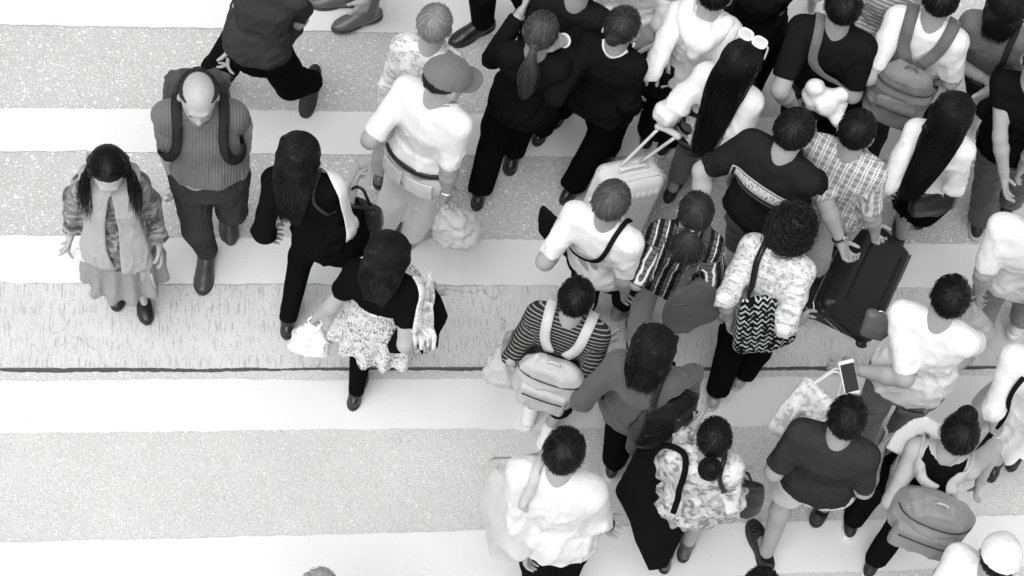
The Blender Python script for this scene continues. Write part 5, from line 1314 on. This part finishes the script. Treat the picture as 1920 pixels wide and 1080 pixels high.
# the long black bag, an irregular hanging sheet of nylon
def polyslab(name, pts, th, mat, label, cat, disp=.01, seed=1, h=.008):
    Q = np.array([at(*q) for q in pts]); c = Q.mean(0); U_, S_, Vt_ = np.linalg.svd(Q - c); u, v, w = Vt_; q2 = np.stack([(Q - c) @ u, (Q - c) @ v], 1)
    root = empty(name, [c[0], c[1], Q[:, 2].min()], label, cat)
    def f(Pt):
        x = (Pt - c) @ u; y = (Pt - c) @ v; d = np.full(x.shape, 1e9); s_ = np.ones(x.shape); n = len(q2)
        for i in range(n):
            a, b2 = q2[i], q2[i - 1]; e = b2 - a; wx, wy = x - a[0], y - a[1]; t = np.clip((wx * e[0] + wy * e[1]) / (e @ e), 0, 1)
            d = np.minimum(d, (wx - e[0] * t) ** 2 + (wy - e[1] * t) ** 2)
            c1 = y >= a[1]; c2 = y < b2[1]; c3 = e[0] * wy > e[1] * wx
            fl = (c1 & c2 & c3) | (~c1 & ~c2 & ~c3); s_ = np.where(fl, -s_, s_)
        d = s_ * np.sqrt(d); zz = np.abs((Pt - c) @ w) - th / 2; return np.maximum(d, zz) if True else d
    F = Field(); lo = Q.min(0) - th; hi = Q.max(0) + th; F.add((f, lo, hi), 0)
    def dd(V_): return folds(V_, u, disp, seed, 5, .2) + vnoise(V_ * 5, seed) * disp * 1.3
    v_, fc = F.mesh(h); v_ = v_ + np.outer(dd(v_ - ((v_ - c) @ w)[:, None] * w), w); mesh_obj('cloth_body', v_, fc, mat, root, pat=v_)
    r = P(); r.root, r.T = root, Q[0]; return r
b = polyslab('garment_bag', [(1196, 850, 1.02), (1153, 917, .78), (1180, 975, .58), (1190, 1010, .45), (1215, 1064, .26), (1250, 1057, .28), (1284, 992, .52), (1268, 940, .70), (1252, 900, .84), (1236, 862, .98)], .045, cloth(.008, 'plain', .6), 'long black cloth garment bag hanging beside the person with a bun', 'bag', .016, 4)
strap('strap', [b.T, pp['bunhoodie'].sh[0] + Z * .09 - pp['bunhoodie'].f * .02, at(1276, 915, 1.12), at(1262, 962, .92)], .026, .008, cloth(.008, 'plain', .6), b.root, pp['bunhoodie'].top, 30, gap=.03, reach=.035)
p = pp['whitetop2']; b = softbag('handbag', (1752, 358, .92), (1746, 392, .66), .25, .11, (1, -.15), black_lea, 'soft black handbag on a thin strap beside the woman in the tight white top', 'bag', seed=10, disp=.012); shoulder(p, 'R', b, .012, black_lea)
p = pp['hoodie']; b = softbag('shoulder_bag', (1222, 112, 1.0), (1218, 168, .66), .30, .13, (1, .3), cloth(.014), 'dark shoulder bag with pale charms beside the white hooded top', 'bag', seed=14, disp=.014); shoulder(p, 'L', b, .022, cloth(.7))
for dx, l in ((-.06, .05), (.0, .08), (.05, .06)):
    a = b.T + b.X * dx + b.Y * .075 - b.ax * .03; rod('charm', [a, a - b.ax * l * .4, a - b.ax * l + b.Y * .01], .009, white_pl, b.root, 10, 8)
F = Field(); F.add(dbox(b.T - b.ax * .15 + b.Y * .085 - b.X * .07, [b.X, b.Y, b.ax], (.035, .006, .055), .005), 0); part('name_tag', F, .004, white_pl, b.root)
p = pp['sunglasses']; b = softbag('handbag', (1330, 212, .98), (1308, 282, .66), .26, .16, (1, .25), cloth(.02, 'broad', .6, .16, .8), 'round dark handbag with pale bands on the woman wearing white sunglasses', 'bag', st=[(0, .4, .5), (.12, .75, .85), (.4, 1, 1), (.75, .95, .95), (1, .6, .5)], seed=15, disp=.010); shoulder(p, 'R', b, .03, cloth(.03)); seam(b, 'band', .62, 1.0, cloth(.3), .007)
p = pp['blackdress']; b = softbag('handbag', (672, 372, .98), (668, 432, .72), .26, .13, (1, .4), solid(.02, .3, name='patent_leather', nb=35, bs=.8), 'shiny dark handbag carried by the woman in the black cut-out dress', 'bag', seed=16, disp=.016); shoulder(p, 'R', b, .016, black_lea); loophandle(b, 'handle', .06, .1, .007, black_lea)
p = pp['greyhead']; b = softbag('flat_bag', (1046, 412, .98), (1046, 462, .70), .24, .05, (1, .95), cloth(.010), 'flat black bag on the left side of the grey-haired man', 'bag', n=6, disp=.004, seed=17); crossbody(p, 'R', b, .022, cloth(.012))
p = pp['blackpack']; b = softbag('sling_bag', (1530, 150, 1.0), (1512, 215, .70), .30, .14, (1, -.1), cloth(.03), 'dark sling bag low on the back of the man in black', 'bag', seed=18, disp=.014); crossbody(p, 'L', b, .045, cloth(.16))
F = Field()
for i in range(14): q = RNG.standard_normal(3) * [.055, .03, .035]; F.cap(at(1541, 188, 1.08) + q, at(1541, 188, 1.08) - q * .5, .035, .03, .03)
w_ = part('white_cloth', F, .008, cloth(.88), None, lambda V_: vnoise(V_ * 26, 2) * .008); tag(w_, 'crumpled white cloth tied on the dark sling bag of the man in black', 'cloth')
p = pp['greytee']; b = softbag('shoulder_bag', (1888, 135, 1.0), (1876, 205, .66), .28, .14, (1, -.4), cloth(.03, 'plain', .7), 'slouchy dark bag hanging from the woman in the grey t-shirt', 'bag', seed=19, disp=.016); shoulder(p, 'R', b, .03, cloth(.03))
p = pp['edgedress']; strap('sash', [p.N + p.r * -.06 + Z * .02, p.N - p.f * .12 - Z * .2 - p.r * .08, p.pel - p.f * .16 - p.r * .10, p.pel - p.f * .2 - Z * .3 - p.r * .12], .025, .005, cloth(.01), p.root, p.top, 30, gap=.01, reach=.08)
p = pp['palehair']; strap('shoulder_strap', [p.N + p.r * .10 - p.f * .0 + Z * .03, p.N - p.f * .10 - Z * .14 + p.r * .02, p.N - p.f * .12 - Z * .28 - p.r * .10], .03, .006, cloth(.2), p.root, p.top, 24, reach=.08)

# ---- thin plastic carriers
def carrier(label, hand, bot, w, d, mat, seed, name='plastic_bag', st=None, handles=True, n=2.6, disp=.026, xdir=(1, .2)):
    H_ = np.asarray(hand, float); T_ = H_ - Z * .07; B_ = at(*bot); X = pxdir(bot[:2], xdir)
    root = empty(name, B_, label, 'bag'); F = Field(); ax = nrm(T_ - B_)
    st = st or [(0, .75, .5), (.08, .98, .85), (.25, 1, 1), (.5, .78, .8), (.75, .5, .45), (1, .18, .15)]
    F.add(dloft(B_, T_, X, [(s, a * w / 2, b * d / 2, 0) for s, a, b in st], n), .01)
    part('bag_body', F, .007, mat, root, lambda V_: folds(V_, ax, disp * .45, seed, 22, .25) + folds(V_, X, disp * .3, seed + 4, 20) + vnoise(V_ * 9, seed) * disp * .4)
    for s in (-1, 1):
        a = T_ + X * s * w * .10; rod('handle', [a - Z * .02, a + Z * .02 + X * s * .012, H_ + X * s * .012 - Z * .015], .006, mat, root, 10, 6, .004)
    return root
carrier('bulging white plastic carrier bag in the hand of the man in the cap', pp['capman'].wr[1] + pp['capman'].hdir[1] * .07, (862, 445, .42), .24, .20, film, 3)
carrier('white carrier bag swinging from the hand of the woman in the speckled skirt', pp['tweedskirt'].wr[0] + pp['tweedskirt'].hdir[0] * .06, (582, 655, .42), .19, .12, cloth(.88, 'plain', .6), 4)
carrier('thin white carrier bag beside the pale backpack', pp['stripepack'].wr[0] + pp['stripepack'].hdir[0] * .06, (938, 712, .45), .15, .12, film, 5)
carrier('clear plastic bag held by the stout person at the right edge', pp['edgetee'].wr[0] + pp['edgetee'].hdir[0] * .06, (1822, 640, .38), .18, .15, film, 6)
b = softbag('shopping_bag', (1548, 735, .95), (1478, 832, .72), .26, .10, (.75, .45), cloth(.86, 'floral', .5, .50, 2.5), 'large white printed shopping bag under the arm of the boy in perforated clogs', 'bag', n=5, disp=.014, seed=20); loophandle(b, 'handle', .07, .12, .006, cloth(.85)); loophandle(b, 'handle', .07, .12, .006, cloth(.85), off=-.05)
p = pp['whiteshirt']; b = softbag('cloth_bag', (952, 885, 1.22), (945, 1035, .78), .34, .13, (.55, .85), cloth(.55), 'pale slouching cloth bag at the left side of the man in the loose white shirt', 'bag', st=[(0, .4, .5), (.15, .85, .9), (.45, 1, 1), (.8, .75, .8), (1, .5, .5)], seed=21, disp=.02); shoulder(p, 'L', b, .04, cloth(.5))
# jacket and lace scarf over the arm of the woman in the speckled skirt
p = pp['tweedskirt']; e = p.el[1]; w_ = p.wr[1]; m_ = (e + w_) / 2
ja = polyslab('jacket', [(772, 528, 1.22), (804, 530, 1.22), (830, 566, 1.12), (840, 592, 1.06), (823, 622, 0.98), (820, 655, 0.90), (804, 622, 0.98), (793, 634, 0.95), (792, 664, 0.88), (772, 630, 0.96), (752, 652, 0.92), (726, 655, 0.92), (746, 622, 1.00), (762, 585, 1.10)], .07, cloth(.007), 'black jacket folded over the arm of the woman in the speckled skirt', 'jacket', .022, 6)
fr = drape('lace_shawl', [p.sh[1] + Z * .06 + p.f * .08 + p.r * .03, p.sh[1] + p.r * .07 + Z * .02 + p.f * .03, (p.sh[1] + e) / 2 + p.r * .08, e * .8 + p.sh[1] * .2 + p.r * .08], (.10, .11), cloth(.86, 'tweed', .9, .4), None, p.top, 26, 11, .008, .016, 4, .01, .05, hemr=.06); tag(fr, 'white lacy shawl over the right shoulder of the woman in the speckled skirt', 'shawl')
polyslab('shawl', [(1672, 846, 1.10), (1682, 812, 1.16), (1712, 790, 1.22), (1748, 786, 1.26), (1772, 800, 1.30), (1762, 826, 1.30), (1735, 836, 1.26), (1712, 842, 1.2), (1696, 858, 1.12)], .07, cloth(.80), 'white cloth over the left shoulder of the person in the black sleeveless top', 'cloth', .02, 3)
p = pp['blackdress']; fr = drape('lace_sleeve', [p.sh[1] + Z * .05 + p.f * .06 - p.r * .02, p.sh[1] + p.r * .06 + Z * .03, (p.sh[1] + p.el[1]) / 2 + p.r * .06 + Z * .02, p.el[1] + p.r * .05], (.07, .10), cloth(.80), p.root, p.top, 22, 9, .006, .010, 3, .02, .04, hemr=.03)
# hood of the white top
p = pp['hoodie']; Fh = Field(); hc = p.N - p.f * .085 + Z * .0
for i in range(9):
    a = math.pi * i / 8; Fh.cap(p.N + p.r * math.cos(a) * .095 - p.f * (math.sin(a) * .10 + .0) + Z * (.02 - .05 * math.sin(a)), p.N + p.r * math.cos(a + .39) * .095 - p.f * (math.sin(a + .39) * .10) + Z * (.02 - .05 * math.sin(a + .39)), .036, .036, .03)
Fh.cap(hc, hc - Z * .12 - p.f * .03, .06, .035, .05); part('hood', Fh, .008, cloth(.84), p.root, lambda V_: vnoise(V_ * 14, 2) * .010)
# phone
p = pp['phoneman']; c = at(1592, 708, 1.10); Xp = pxdir((1592, 708), (1, -.25)); Yp = nrm(pp['phoneman'].f * .8 + Z * .35); Yp = nrm(Yp - (Yp @ Xp) * Xp); Np = np.cross(Xp, Yp); Np = Np if Np[2] > 0 else -Np
ph = empty('phone', c, 'mobile phone held up by the man in the white t-shirt and grey jeans', 'phone')
F = Field(); F.add(dbox(c, [Xp, Yp, Np], (.038, .078, .005), .004), 0); part('case', F, .004, white_pl, ph)
V_ = np.array([c + Xp * a + Yp * b_ + Np * .0062 for a, b_ in ((-.033, -.062), (.033, -.062), (.033, .062), (-.033, .062))]); mesh_obj('screen', V_, [[0, 1, 2, 3]], solid(.02, .08, name='phone_glass', spec=.8), ph, smooth=False)
# small grey pouch in front of the suitcase
b = softbag('pouch', (1652, 588, 1.05), (1634, 632, .92), .13, .07, (1, .3), solid(.12, .5, name='grey_leather', nb=40, bs=.6), 'small crumpled grey pouch in front of the large black suitcase', 'pouch', seed=23, disp=.014); loophandle(b, 'handle', .03, .03, .005, silver)
